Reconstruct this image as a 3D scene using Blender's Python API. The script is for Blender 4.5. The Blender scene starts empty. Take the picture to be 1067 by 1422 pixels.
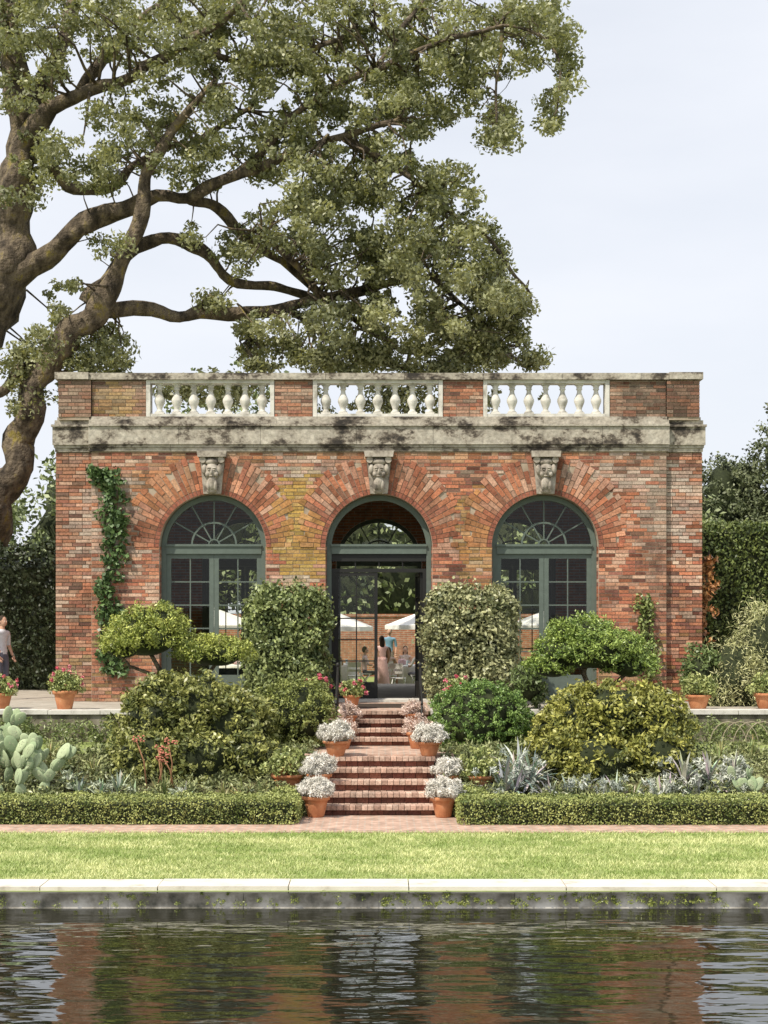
import bpy, math, random
import numpy as np
from mathutils import Vector, Matrix, noise

random.seed(7)
RNG = np.random.default_rng(7)
F, E, HY, CX = 2223.0, 3.2, 860.0, 526.5
def from_px(u, v, d):            # image pixel (column, row) at an assumed depth -> world metres
    return Vector(((u-CX)/F*d, d, E-(v-HY)/F*d))

scene = bpy.context.scene
# ------------------------------------------------------------------ materials
def new_mat(name):
    m = bpy.data.materials.new(name); m.use_nodes = True
    nt = m.node_tree; b = nt.nodes["Principled BSDF"]
    return m, nt, b
def N(nt, t, **k):
    n = nt.nodes.new(t)
    for a, v in k.items(): setattr(n, a, v)
    return n
def noise_node(nt, scale, detail=4, vec=None, rough=0.6):
    tc = N(nt, 'ShaderNodeTexCoord')
    mp = N(nt, 'ShaderNodeMapping')
    nt.links.new(tc.outputs['Object'], mp.inputs[0])
    if vec: mp.inputs['Scale'].default_value = vec
    n = N(nt, 'ShaderNodeTexNoise'); n.inputs['Scale'].default_value = scale
    n.inputs['Detail'].default_value = detail; n.inputs['Roughness'].default_value = rough
    nt.links.new(mp.outputs[0], n.inputs['Vector'])
    return n
def ramp(nt, src, stops):
    r = N(nt, 'ShaderNodeValToRGB'); cr = r.color_ramp
    while len(cr.elements) < len(stops): cr.elements.new(0.5)
    for e, (p, c) in zip(cr.elements, stops):
        e.position = p; e.color = (c[0], c[1], c[2], 1) if not isinstance(c, float) else (c, c, c, 1)
    nt.links.new(src, r.inputs[0]); return r
def mix(nt, a, b, fac, mode='MIX'):
    m = N(nt, 'ShaderNodeMix', data_type='RGBA', blend_type=mode)
    for s, i in ((a, 6), (b, 7)):
        if isinstance(s, tuple): m.inputs[i].default_value = (*s, 1)
        else: nt.links.new(s, m.inputs[i])
    if isinstance(fac, float): m.inputs[0].default_value = fac
    else: nt.links.new(fac, m.inputs[0])
    return m.outputs[2]
def bump(nt, b, src, strength, dist=0.02):
    n = N(nt, 'ShaderNodeBump'); n.inputs['Strength'].default_value = strength
    n.inputs['Distance'].default_value = dist
    nt.links.new(src, n.inputs['Height']); nt.links.new(n.outputs[0], b.inputs['Normal'])
def mat_attr(name, rough=0.8, nscale=20, namt=0.4, bmp=0.4, spec=0.3, bd=0.01, stain=False):
    m, nt, b = new_mat(name)
    a = N(nt, 'ShaderNodeAttribute', attribute_name='Col')
    n = noise_node(nt, nscale)
    r = ramp(nt, n.outputs[0], [(0.25, 1-namt), (0.75, 1+namt*0.6 if namt < 0.6 else 1.3)])
    out = mix(nt, a.outputs['Color'], r.outputs[0], 1.0, 'MULTIPLY')
    if stain:
        n2 = noise_node(nt, 0.9, 7, (1.6, 1, 0.7), 0.7)
        r2 = ramp(nt, n2.outputs[0], [(0.36, 0.60), (0.5, 1.0), (0.64, 1.0), (0.78, 1.25)])
        out = mix(nt, out, r2.outputs[0], 1.0, 'MULTIPLY')
    nt.links.new(out, b.inputs['Base Color'])
    b.inputs['Roughness'].default_value = rough
    b.inputs['Specular IOR Level'].default_value = spec
    if bmp: bump(nt, b, n.outputs[0], bmp, bd)
    return m
def mat_leaf(name, rough=0.5, trans=0.3, spec=0.4):
    m, nt, b = new_mat(name)
    a = N(nt, 'ShaderNodeAttribute', attribute_name='Col')
    nt.links.new(a.outputs['Color'], b.inputs['Base Color'])
    b.inputs['Roughness'].default_value = rough
    b.inputs['Specular IOR Level'].default_value = spec
    if trans>0:
        t = N(nt, 'ShaderNodeBsdfTranslucent')
        c = mix(nt, a.outputs['Color'], (1.6, 1.55, 0.7), 1.0, 'MULTIPLY')
        nt.links.new(c, t.inputs['Color'])
        ms = N(nt, 'ShaderNodeMixShader'); ms.inputs[0].default_value = trans
        nt.links.new(b.outputs[0], ms.inputs[1]); nt.links.new(t.outputs[0], ms.inputs[2])
        nt.links.new(ms.outputs[0], nt.nodes['Material Output'].inputs['Surface'])
    return m
def mat_noise(name, stops, scale=3, vec=None, rough=0.85, bmp=0.3, bscale=30, spec=0.3, bd=0.01, detail=6):
    m, nt, b = new_mat(name)
    n = noise_node(nt, scale, detail, vec)
    r = ramp(nt, n.outputs[0], stops)
    nt.links.new(r.outputs[0], b.inputs['Base Color'])
    b.inputs['Roughness'].default_value = rough
    b.inputs['Specular IOR Level'].default_value = spec
    n2 = noise_node(nt, bscale); bump(nt, b, n2.outputs[0], bmp, bd)
    return m

M_brick = mat_attr('brick_units', 0.85, 26, 0.5, 0.7, 0.25, stain=True)
M_mortar = mat_noise('mortar', [(0.3, (0.26, 0.20, 0.14)), (0.7, (0.50, 0.42, 0.33))], 2)
M_leaf = mat_leaf('leaf', 0.42, 0.0, 0.45)
M_hedge = mat_leaf('hedge_leaf', 0.5, 0.0, 0.4)
M_oakleaf = mat_leaf('oak_leaf', 0.45, 0.25, 0.5)
M_silver = mat_leaf('silver_leaf', 0.7, 0.0, 0.2)
M_core = mat_noise('foliage_shade_core', [(0.3, (0.010, 0.014, 0.005)), (0.7, (0.035, 0.045, 0.015))], 8)  # filler inside foliage; inner shade between leaves painted as near-black green
M_paint = mat_attr('painted_surface', 0.5, 9, 0.15, 0.1)
M_plain = mat_attr('coloured_surface', 0.8, 15, 0.15, 0.1)
M_terra = mat_noise('terracotta', [(0.3, (0.40, 0.15, 0.07)), (0.6, (0.56, 0.25, 0.12)), (0.75, (0.58, 0.38, 0.26))], 7, bmp=0.2)
M_bark = mat_noise('bark', [(0.30, (0.030, 0.024, 0.018)), (0.45, (0.09, 0.070, 0.050)), (0.58, (0.19, 0.15, 0.105)), (0.68, (0.24, 0.19, 0.05))],
                   2.4, vec=(1.6,1.6,.8), rough=0.95, bmp=1.0, bscale=8, bd=0.14, detail=8)
M_gold = mat_noise('balustrade_stone', [(0.3, (0.32, 0.30, 0.26)), (0.5, (0.60, 0.58, 0.53)), (0.8, (0.74, 0.72, 0.67))], 4, bmp=0.3)

def mat_stone_weathered():
    m, nt, b = new_mat('weathered_stone')
    n = noise_node(nt, 1.5, 8, (1.1, 1, 1.7), 0.74)
    r = ramp(nt, n.outputs[0], [(0.375, (0.035, 0.029, 0.024)), (0.44, (0.14, 0.115, 0.09)), (0.49, (0.38, 0.34, 0.28)), (0.70, (0.58, 0.54, 0.46))])
    n3 = noise_node(nt, 14, 4)
    r3 = ramp(nt, n3.outputs[0], [(0.3, 0.6), (0.7, 1.15)])
    nt.links.new(mix(nt, r.outputs[0], r3.outputs[0], 1.0, 'MULTIPLY'), b.inputs['Base Color'])
    b.inputs['Roughness'].default_value = 0.9
    bump(nt, b, n3.outputs[0], 0.5, 0.02); return m
M_stone = mat_stone_weathered()
def mat_bricktex(name, c1, c2, mort, scale=1.0, bw=0.3, bh=0.078, plane='XZ', ms=0.012):
    m, nt, b = new_mat(name)
    tc = N(nt, 'ShaderNodeTexCoord'); sp = N(nt, 'ShaderNodeSeparateXYZ'); cb = N(nt, 'ShaderNodeCombineXYZ')
    nt.links.new(tc.outputs['Object'], sp.inputs[0])
    if plane == 'XZ':
        ad = N(nt, 'ShaderNodeMath', operation='ADD')
        nt.links.new(sp.outputs[0], ad.inputs[0]); nt.links.new(sp.outputs[1], ad.inputs[1])
        nt.links.new(ad.outputs[0], cb.inputs[0]); nt.links.new(sp.outputs[2], cb.inputs[1])
    else:
        nt.links.new(sp.outputs[0], cb.inputs[0]); nt.links.new(sp.outputs[1], cb.inputs[1])
    t = N(nt, 'ShaderNodeTexBrick'); nt.links.new(cb.outputs[0], t.inputs['Vector'])
    t.inputs['Scale'].default_value = 1; t.inputs['Brick Width'].default_value = bw
    t.inputs['Row Height'].default_value = bh; t.inputs['Mortar Size'].default_value = ms
    t.inputs['Color1'].default_value = (*c1, 1); t.inputs['Color2'].default_value = (*c2, 1)
    t.inputs['Mortar'].default_value = (*mort, 1)
    n = noise_node(nt, 5, 5); r = ramp(nt, n.outputs[0], [(0.3, 0.6), (0.7, 1.3)])
    nt.links.new(mix(nt, t.outputs[0], r.outputs[0], 1.0, 'MULTIPLY'), b.inputs['Base Color'])
    b.inputs['Roughness'].default_value = 0.9
    bump(nt, b, t.outputs['Fac'], -0.6, 0.01); return m
M_wallbrick = mat_bricktex('brick_wall', (0.40, 0.15, 0.08), (0.30, 0.12, 0.07), (0.35, 0.28, 0.22))
M_pave = mat_bricktex('brick_paving', (0.50, 0.32, 0.24), (0.42, 0.27, 0.20), (0.42, 0.36, 0.30), plane='XY', bw=0.22, bh=0.11)

def mat_glass():
    m, nt, b = new_mat('window_glass')
    g = N(nt, 'ShaderNodeBsdfGlossy'); g.inputs['Roughness'].default_value = 0.02
    g.inputs['Color'].default_value = (0.9, 0.9, 0.9, 1)
    t = N(nt, 'ShaderNodeBsdfTransparent'); t.inputs['Color'].default_value = (0.93, 0.94, 0.90, 1)
    fr = N(nt, 'ShaderNodeFresnel'); fr.inputs[0].default_value = 1.4
    ms = N(nt, 'ShaderNodeMixShader')
    nt.links.new(fr.outputs[0], ms.inputs[0]); nt.links.new(t.outputs[0], ms.inputs[1]); nt.links.new(g.outputs[0], ms.inputs[2])
    nt.links.new(ms.outputs[0], nt.nodes['Material Output'].inputs['Surface']); return m
M_glass = mat_glass()
def mat_water():
    m, nt, b = new_mat('pool_water')
    b.inputs['Base Color'].default_value = (0.014, 0.014, 0.007, 1)
    b.inputs['Roughness'].default_value = 0.015; b.inputs['IOR'].default_value = 2.1
    b.inputs['Specular IOR Level'].default_value = 0.6
    n1 = noise_node(nt, 1.0, 2, (0.8, 2.0, 1), 0.45)
    n2 = noise_node(nt, 1.0, 2, (2.4, 8, 1), 0.5)
    ad = N(nt, 'ShaderNodeMath', operation='MULTIPLY_ADD'); ad.inputs[1].default_value = 0.12
    nt.links.new(n2.outputs[0], ad.inputs[0]); nt.links.new(n1.outputs[0], ad.inputs[2])
    bump(nt, b, ad.outputs[0], 0.5, 0.062); return m
M_water = mat_water()
M_grass = mat_noise('grass', [(0.3, (0.17, 0.23, 0.06)), (0.6, (0.28, 0.33, 0.11)), (0.8, (0.40, 0.41, 0.19))], 2.5, rough=0.95, bscale=80)
M_soil = mat_noise('planting_soil', [(0.3, (0.05, 0.05, 0.022)), (0.7, (0.12, 0.11, 0.055))], 5, rough=0.95)
M_gravel = mat_noise('terrace_paving', [(0.3, (0.30, 0.27, 0.22)), (0.7, (0.44, 0.40, 0.34))], 3, bscale=60)
M_coping = mat_noise('pool_coping', [(0.25, (0.34, 0.30, 0.25)), (0.42, (0.60, 0.56, 0.49)), (0.8, (0.72, 0.68, 0.62))], 3, bscale=40)
M_edge = mat_noise('mossy_stone', [(0.35, (0.06, 0.055, 0.035)), (0.55, (0.20, 0.18, 0.13)), (0.75, (0.34, 0.31, 0.25))], 3, bscale=40)
M_plaster = mat_noise('plaster', [(0.3, (0.46, 0.37, 0.25)), (0.7, (0.56, 0.47, 0.33))], 1.5, bmp=0.1)
M_floor = mat_noise('tile_floor', [(0.3, (0.20, 0.12, 0.08)), (0.7, (0.32, 0.20, 0.14))], 3, rough=0.4, bmp=0.1)

# ------------------------------------------------------------------ mesh builder
def put(me, name, parent=None):
    o = bpy.data.objects.new(name, me); scene.collection.objects.link(o)
    if parent: o.parent = parent
    return o
def empty(name):
    o = bpy.data.objects.new(name, None); scene.collection.objects.link(o); return o
class MB:
    def __init__(s): s.v=[]; s.f=[]; s.c=[]; s.m=[]; s.s=[]
    def face(s, pts, col=(1,1,1), m=0, sm=False):
        n = len(s.v); s.v += [tuple(p) for p in pts]; s.add(tuple(range(n, n+len(pts))), col, m, sm)
    def add(s, idx, col, m=0, sm=False):
        s.f.append(idx); s.c.append(col); s.m.append(m); s.s.append(sm)
    def box(s, x0,x1,y0,y1,z0,z1, col=(1,1,1), m=0, M=None, skip=()):
        p = [Vector(q) for q in ((x0,y0,z0),(x1,y0,z0),(x1,y1,z0),(x0,y1,z0),(x0,y0,z1),(x1,y0,z1),(x1,y1,z1),(x0,y1,z1))]
        if M: p = [M @ q for q in p]
        n = len(s.v); s.v += [tuple(q) for q in p]
        for k, i in enumerate(((0,3,2,1),(4,5,6,7),(0,1,5,4),(1,2,6,5),(2,3,7,6),(3,0,4,7))):
            if k in skip: continue
            s.add(tuple(n+j for j in i), col, m)
    def prism(s, poly, y0, y1, col, m=0):     # poly in xz
        n=len(s.v); k=len(poly)
        s.v += [(x,y0,z) for x,z in poly]+[(x,y1,z) for x,z in poly]
        s.add(tuple(range(n,n+k)),col,m); s.add(tuple(range(n+2*k-1,n+k-1,-1)),col,m)
        for i in range(k):
            j=(i+1)%k; s.add((n+i,n+k+i,n+k+j,n+j),col,m)
    def tube(s, pts, rads, n=8, col=(1,1,1), m=0, wob=0.0):
        pts=[Vector(p) for p in pts]; prev=None; base=len(s.v); up=Vector((0.13,0.2,0.97))
        for i,p in enumerate(pts):
            t=(pts[min(i+1,len(pts)-1)]-pts[max(i-1,0)])
            if t.length<1e-6: t=Vector((0,0,1))
            t.normalize()
            if prev is None:
                a=t.cross(up); 
                if a.length<0.1: a=t.cross(Vector((1,0,0)))
                a.normalize()
            else:
                a=prev-t*prev.dot(t); a.normalize()
            prev=a; b=t.cross(a)
            for k in range(n):
                an=2*math.pi*k/n; r=rads[i]
                if wob: r*=1+wob*noise.noise(Vector((p.x*1.5+math.cos(an)*0.8,p.y+math.sin(an)*0.8,p.z*1.2)))
                s.v.append(tuple(p+(a*math.cos(an)+b*math.sin(an))*r))
        for i in range(len(pts)-1):
            for k in range(n):
                k2=(k+1)%n
                s.add((base+i*n+k,base+i*n+k2,base+(i+1)*n+k2,base+(i+1)*n+k),col,m,True)
        s.add(tuple(base+k for k in reversed(range(n))),col,m)
        s.add(tuple(base+(len(pts)-1)*n+k for k in range(n)),col,m)
    def lathe(s, prof, c, n=20, col=(1,1,1), m=0, wave=0, sx=1.0, sy=1.0, rot=0.0):
        base=len(s.v)
        for i,(r,z) in enumerate(prof):
            for k in range(n):
                an=2*math.pi*k/n+rot
                rr=r*(1+wave*math.sin(an*9)*(i/len(prof)))
                s.v.append((c[0]+rr*math.cos(an)*sx,c[1]+rr*math.sin(an)*sy,c[2]+z))
        for i in range(len(prof)-1):
            for k in range(n):
                k2=(k+1)%n
                s.add((base+i*n+k,base+i*n+k2,base+(i+1)*n+k2,base+(i+1)*n+k),col,m,n>6)
        s.add(tuple(base+k for k in reversed(range(n))),col,m)
        s.add(tuple(base+(len(prof)-1)*n+k for k in range(n)),col,m)
    def ell(s, c, r, col=(1,1,1), m=0, nu=14, nv=9, M=None, nz=0.0, nf=1.5):
        base=len(s.v); c=Vector(c)
        for j in range(nv+1):
            th=math.pi*j/nv
            for k in range(nu):
                ph=2*math.pi*k/nu
                d=Vector((math.sin(th)*math.cos(ph),math.sin(th)*math.sin(ph),math.cos(th)))
                q=Vector((d.x*r[0],d.y*r[1],d.z*r[2]))
                if nz: q*=1+nz*noise.noise((c+q)*nf)
                if M: q=M@q
                s.v.append(tuple(c+q))
        for j in range(nv):
            for k in range(nu):
                k2=(k+1)%nu
                s.add((base+j*nu+k,base+(j+1)*nu+k,base+(j+1)*nu+k2,base+j*nu+k2),col,m,True)
    def build(s, name, mats, parent=None):
        me=bpy.data.meshes.new(name); me.from_pydata(s.v,[],s.f)
        for mt in mats: me.materials.append(mt)
        me.polygons.foreach_set('material_index',s.m)
        me.polygons.foreach_set('use_smooth',s.s)
        at=me.attributes.new('Col','FLOAT_COLOR','FACE')
        c=np.ones((len(s.f),4),dtype=np.float32); c[:,:3]=np.array(s.c,dtype=np.float32)[:,:3]
        at.data.foreach_set('color',c.ravel()); me.update()
        return put(me,name,parent)

# ------------------------------------------------------------------ leaves
def unit(n):
    d=RNG.normal(size=(n,3)); return d/np.linalg.norm(d,axis=1,keepdims=True)
def norm(a): return a/np.maximum(np.linalg.norm(a,axis=1,keepdims=True),1e-6)
def quads(name, V, col, mat, parent=None):
    n=len(col); me=bpy.data.meshes.new(name)
    me.vertices.add(n*4); me.vertices.foreach_set('co',V.astype(np.float32).ravel())
    me.loops.add(n*4); me.loops.foreach_set('vertex_index',np.arange(n*4,dtype=np.int32))
    me.polygons.add(n); me.polygons.foreach_set('loop_start',np.arange(0,n*4,4,dtype=np.int32))
    me.update(calc_edges=True); me.validate()
    me.materials.append(mat)
    at=me.attributes.new('Col','FLOAT_COLOR','FACE')
    c=np.ones((n,4),dtype=np.float32); c[:,:3]=np.clip(col,0,1); at.data.foreach_set('color',c.ravel())
    return put(me,name,parent)
def leafV(C, out, L, W, bias=0.5):
    n=len(C); nr=norm(out*bias+unit(n)*(1-bias*0.6)); d=norm(np.cross(nr,unit(n))); s=np.cross(nr,d)
    l=(L*RNG.uniform(0.6,1.25,n))[:,None]*0.5; w=(W*RNG.uniform(0.7,1.2,n))[:,None]*0.5
    V=np.stack([C-d*l, C+s*w, C+d*l+nr*l*0.25, C-s*w],axis=1); return V
def colmix(n, a, b, t=None, j=0.2):
    if t is None: t=RNG.uniform(0,1,n)
    t=np.asarray(t)[:,None]; c=np.array(a)*(1-t)+np.array(b)*t
    return c*(1+RNG.uniform(-j,j,(n,1)))
def clump_leaves(cs, rs, n, L, W, ca, cb, squash=0.8, bias=0.5, power=0.45):
    cs=np.array(cs); rs=np.array(rs); k=len(cs)
    idx=np.repeat(np.arange(k),n); d=unit(k*n)
    r=rs[idx]*RNG.uniform(0,1,k*n)**power
    C=cs[idx]+d*r[:,None]*np.array([1,1,squash])
    ct=RNG.uniform(0,1,k)[idx]*0.6+RNG.uniform(0,1,k*n)*0.4
    return leafV(C,d,L,W,bias), colmix(k*n,ca,cb,ct)

def shrub(name, c, r, ncl, rc, nl, L, W, ca, cb, zmin=-0.75, stems=None, bias=0.6, mat=None, sub=None, squash=0.85, lum=.22):
    e=empty(name); V=[];Cc=[]; mb=MB()
    parts=sub or [(c,r,ncl)]
    for (pc,pr,pn) in parts:
        d=unit(pn*3); d=d[d[:,2]>zmin][:pn]; pn=len(d)
        lump=np.array([1+lum*noise.noise(Vector(q*2.3)+Vector(pc)) for q in d])
        cs=np.array(pc)+d*np.array(pr)*lump[:,None]*RNG.uniform(0.84,1.06,(pn,1))
        v,co=clump_leaves(cs, rc*RNG.uniform(0.5,1.3,pn), nl, L, W, ca, cb, squash, bias)
        V.append(v);Cc.append(co)
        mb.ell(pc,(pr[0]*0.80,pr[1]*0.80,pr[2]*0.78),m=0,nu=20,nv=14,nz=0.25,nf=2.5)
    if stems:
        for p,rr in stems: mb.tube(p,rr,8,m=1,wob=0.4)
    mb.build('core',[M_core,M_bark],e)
    quads('foliage',np.concatenate(V),np.concatenate(Cc),mat or M_leaf,e)
    return e

def boxbush(name, x0,x1,y0,y1,z0,z1, dens, L, W, ca, cb, jit=0.04, rnd=0.1, lump=0.05, e=None, mat=None, extra=0):
    e=e or empty(name); mb=MB()
    i=max(L*0.8,0.02)+lump*0.8+rnd*.3
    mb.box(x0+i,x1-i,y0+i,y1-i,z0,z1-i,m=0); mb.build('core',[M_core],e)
    P=[];O=[]
    def samp(n,f,o):
        u=RNG.uniform(0,1,(n,2)); P.append(f(u)); O.append(np.tile(o,(n,1)))
    dx,dy,dz=x1-x0,y1-y0,z1-z0
    samp(int(dens*dx*dz),lambda u:np.stack([x0+u[:,0]*dx,np.full(len(u),y0),z0+u[:,1]*dz],1),(0,-1,0))
    samp(int(dens*dx*dz*0.3),lambda u:np.stack([x0+u[:,0]*dx,np.full(len(u),y1),z0+u[:,1]*dz],1),(0,1,0))
    samp(int(dens*dx*dy),lambda u:np.stack([x0+u[:,0]*dx,y0+u[:,1]*dy,np.full(len(u),z1)],1),(0,0,1))
    for X,s in ((x0,-1),(x1,1)):
        samp(int(dens*dy*dz),lambda u:np.stack([np.full(len(u),X),y0+u[:,0]*dy,z0+u[:,1]*dz],1),(s,0,0))
    P=np.concatenate(P);O=np.concatenate(O).astype(float)
    cen=np.array([(x0+x1)/2,(y0+y1)/2,(z0+z1)/2]); hs=np.array([dx,dy,dz])/2
    q=(P-cen); inner=np.clip(q,-(hs-rnd),(hs-rnd)); off=q-inner; ln=np.linalg.norm(off,axis=1,keepdims=True)
    q=np.where(ln>rnd, inner+off/np.maximum(ln,1e-6)*rnd, q)
    P=cen+q
    lm=np.array([noise.noise(Vector(p)*3.0)+0.6*noise.noise(Vector(p)*8.0) for p in P])
    P=P+O*(lm[:,None]*lump)+O*RNG.uniform(-jit*1.6,jit*0.8,(len(P),1))+RNG.normal(size=P.shape)*jit*0.3
    P[:,2]=np.maximum(P[:,2],z0)
    t=np.clip(0.5+lm*0.7+RNG.uniform(-.35,.35,len(P)),0,1)
    V=leafV(P,O,L,W,0.5); Cc=colmix(len(P),ca,cb,t)
    if extra:
        ix=RNG.integers(0,len(P),extra); v2,c2=clump_leaves(P[ix],np.full(extra,L*1.8)*RNG.uniform(.6,1.4,extra),22,L,W,ca,cb,.9,.5)
        V=np.concatenate([V,v2]); Cc=np.concatenate([Cc,c2])
    quads('foliage',V,Cc,mat or M_hedge,e)
    return e

# ------------------------------------------------------------------ ground
g=MB()
XW=300
segs=[(18.8,0,26.0,0,0),(26.0,0.0,28.2,0.825,1),(28.2,0.825,31.0,0.825,0),(31.0,0.825,31.0,1.42,1),
      (31.0,1.42,44.2,1.42,2),(44.2,1.42,44.2,1.0,1),(44.2,1.0,600,1.0,0)]
for y0,z0,y1,z1,mi in segs:
    g.face([(-XW,y0,z0),(XW,y0,z0),(XW,y1,z1),(-XW,y1,z1)],m=mi)
g.face([(-XW,-200,0),(XW,-200,0),(XW,3,0),(-XW,3,0)],m=0)
for s in (-1,1):
    a,b=sorted((s*24,s*XW)); g.face([(a,3,0),(b,3,0),(b,18.8,0),(a,18.8,0)],m=0)
g.build('ground',[M_grass,M_soil,M_gravel])
p=MB(); p.box(-16,16,23.95,24.85,-0.05,0.012); p.box(-1.35,1.35,24.853,26.0,-0.05,0.012); p.build('brick_path',[M_pave])
n=115000
X=RNG.uniform(-8,8,n); Y=18.95+5.08*RNG.uniform(0,1,n); 
C=np.stack([X,Y,np.zeros(n)],1)
h=RNG.uniform(0.015,0.045,n)[:,None]; a=RNG.uniform(0,math.pi,n); s=np.stack([np.cos(a),np.sin(a),0*a],1)*0.005
tip=C+np.stack([RNG.normal(0,.022,n),RNG.normal(0,.022,n),h[:,0]],1)
V=np.stack([C-s,C+s,tip+s*0.3,tip-s*0.3],1)
nz=np.array([noise.noise(Vector((x*0.7,y*1.2,0)))+0.6*noise.noise(Vector((x*4,y*4,3)))+.5*noise.noise(Vector((x*.25,y*2.5,8))) for x,y in zip(X,Y)])
t=np.clip(0.5+nz*1.1+RNG.uniform(-.4,.4,n),0,1)
quads('lawn_grass',V,colmix(n,(0.25,0.34,0.085),(0.62,0.64,0.30),t),M_hedge)

# pool
w=MB(); w.face([(-24,3,-0.2),(24,3,-0.2),(24,18.8,-0.2),(-24,18.8,-0.2)]); w.build('pool_water',[M_water])
pc=MB(); x=-24.0
while x<24:
    L=random.uniform(1.25,2.2); d=random.uniform(-0.012,0.006)
    pc.box(x+0.006,x+L-0.006,18.87+d,19.42,-0.03,0.05+d/2,m=0)
    x+=L
pc.box(-24,24,18.93,19.3,-1.0,-0.03,m=1)
for k in range(30):
    x=-24+k*1.6; pc.box(x+0.003,x+1.597,18.905,18.93,-0.5,-0.03,m=1)
pc.box(-24,24,2.4,3.0,-0.6,0.05,m=0)
M_poolwall=mat_noise('pool_wall',[(0.31,(0.05,0.05,0.035)),(0.44,(0.22,0.20,0.16)),(0.58,(0.46,0.43,0.37)),(0.8,(0.62,0.59,0.52))],2.6,rough=0.8,bscale=20,bmp=0.6,detail=8)
pc.build('pool_coping',[M_coping,M_poolwall])
cs=[];rs=[]
for k in range(190):
    x=random.uniform(-6,6) if random.random()<.5 else random.uniform(0,4); cs.append((x,18.86,random.uniform(-0.17,-0.03))); rs.append(random.uniform(0.015,0.07))
v,c=clump_leaves(cs,rs,26,0.035,0.012,(0.10,0.13,0.03),(0.36,0.40,0.09)); quads('moss_tufts',v,c,M_leaf)

# ------------------------------------------------------------------ stairs
st=empty('brick_stairs'); mb=MB()
def brow(mb,x0,x1,y0,y1,z0,z1,bw,pal):
    x=x0; 
    while x<x1-0.02:
        b=min(bw*random.uniform(0.93,1.07),x1-x); c=random.choice(pal); k=random.uniform(.75,1.2)
        mb.box(x+0.004,x+b-0.004,y0+random.uniform(-.004,.004),y1,z0,z1+random.uniform(-.003,.003),tuple(q*k for q in c)); x+=b
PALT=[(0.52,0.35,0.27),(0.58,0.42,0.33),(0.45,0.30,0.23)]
PALR=[(0.22,0.085,0.06),(0.28,0.12,0.08),(0.17,0.075,0.055)]  # dark brick red; shade on risers under high sun also put into colour
r=0.166
for i in range(5):
    y=26+.38*i; z=r*(i+1)
    mb.box(-0.94,0.94,y+0.05,27.9,z-r-0.02,z-0.07,(0.08,0.05,0.04))
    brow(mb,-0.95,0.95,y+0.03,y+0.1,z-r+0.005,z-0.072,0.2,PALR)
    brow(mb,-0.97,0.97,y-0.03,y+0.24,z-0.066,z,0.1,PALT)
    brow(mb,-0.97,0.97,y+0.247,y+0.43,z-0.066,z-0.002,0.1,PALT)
ru=(1.43-0.842)/4
for i in range(4):
    y=29.8+.36*i; z=0.842+ru*(i+1)
    mb.box(-0.94,0.94,y+0.05,31.3,z-ru-0.02,z-0.07,(0.08,0.05,0.04))
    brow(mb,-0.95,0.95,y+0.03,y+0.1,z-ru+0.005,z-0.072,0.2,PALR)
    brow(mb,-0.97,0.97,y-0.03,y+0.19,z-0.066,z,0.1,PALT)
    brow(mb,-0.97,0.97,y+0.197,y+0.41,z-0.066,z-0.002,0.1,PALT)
mb.build('steps',[M_brick],st)
mb=MB(); mb.box(-1.3,1.3,27.86,29.85,0.6,0.842); mb.build('landing',[M_pave],st)
mb=MB(); mb.box(-1.0,1.0,31.2,34.1,1.3,1.432); mb.build('upper_path',[M_pave],st)
mb=MB(); mb.box(-0.62,0.62,31.9,33.2,1.433,1.45,(0.05,0.035,0.025)); mb.build('door_mat',[M_plain])
mb=MB()
for s in (-1,1):
    x=1.0
    while x<16:
        L=random.uniform(.9,1.3); a,b=sorted((s*x,s*(x+L-0.01))); mb.box(a,b,30.93,31.35,1.36,1.44+random.uniform(-.004,.004),m=0); x+=L
    a,b=sorted((s*1.0,s*16)); mb.box(a,b,30.98,31.0,0.82,1.36,m=1)
mb.build('terrace_edge_wall',[M_gold,M_edge])

# ------------------------------------------------------------------ building
B=empty('brick_pavilion'); YF=34.5
ZB,ZS,RA=1.42,4.75,1.15; CXS=(-3.585,0,3.585); ZT=6.82
def wallarch(mb,y0,y1,x0,x1,z0,z1,r,zs,m=0,ns=28,cxs=CXS):
    xs=[x0]
    for c in cxs: xs+=[c-r,c+r]
    xs.append(x1)
    for i in range(0,len(xs),2):
        a,b=xs[i],xs[i+1]
        for y in (y0,y1): mb.face([(a,y,z0),(b,y,z0),(b,y,z1),(a,y,z1)],m=m)
        for xx in (a,b): mb.face([(xx,y0,z0),(xx,y1,z0),(xx,y1,zs),(xx,y0,zs)],m=m)
    for c in cxs:
        for k in range(ns):
            a0=math.pi*k/ns;a1=math.pi*(k+1)/ns
            p=(c+r*math.cos(a0),zs+r*math.sin(a0));q=(c+r*math.cos(a1),zs+r*math.sin(a1))
            for y in (y0,y1): mb.face([(q[0],y,q[1]),(p[0],y,p[1]),(p[0],y,z1),(q[0],y,z1)],m=m)
            mb.face([(p[0],y0,p[1]),(q[0],y0,q[1]),(q[0],y1,q[1]),(p[0],y1,p[1])],m=m)
mb=MB()
wallarch(mb,YF+.01,YF+.24,-6.2,6.2,1.2,7.3,RA,ZS,0)
mb.build('front_wall_core',[M_mortar],B)
mb=MB(); wallarch(mb,YF+.243,YF+.45,-6.7,6.7,1.2,7.3,RA+0.004,ZS,0); mb.build('front_wall_inner',[M_plaster],B)
mb=MB(); wallarch(mb,42.65,43.1,-6.7,6.7,1.0,7.3,RA,ZS,0); mb.build('back_wall',[M_wallbrick],B)
mb=MB()
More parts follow.
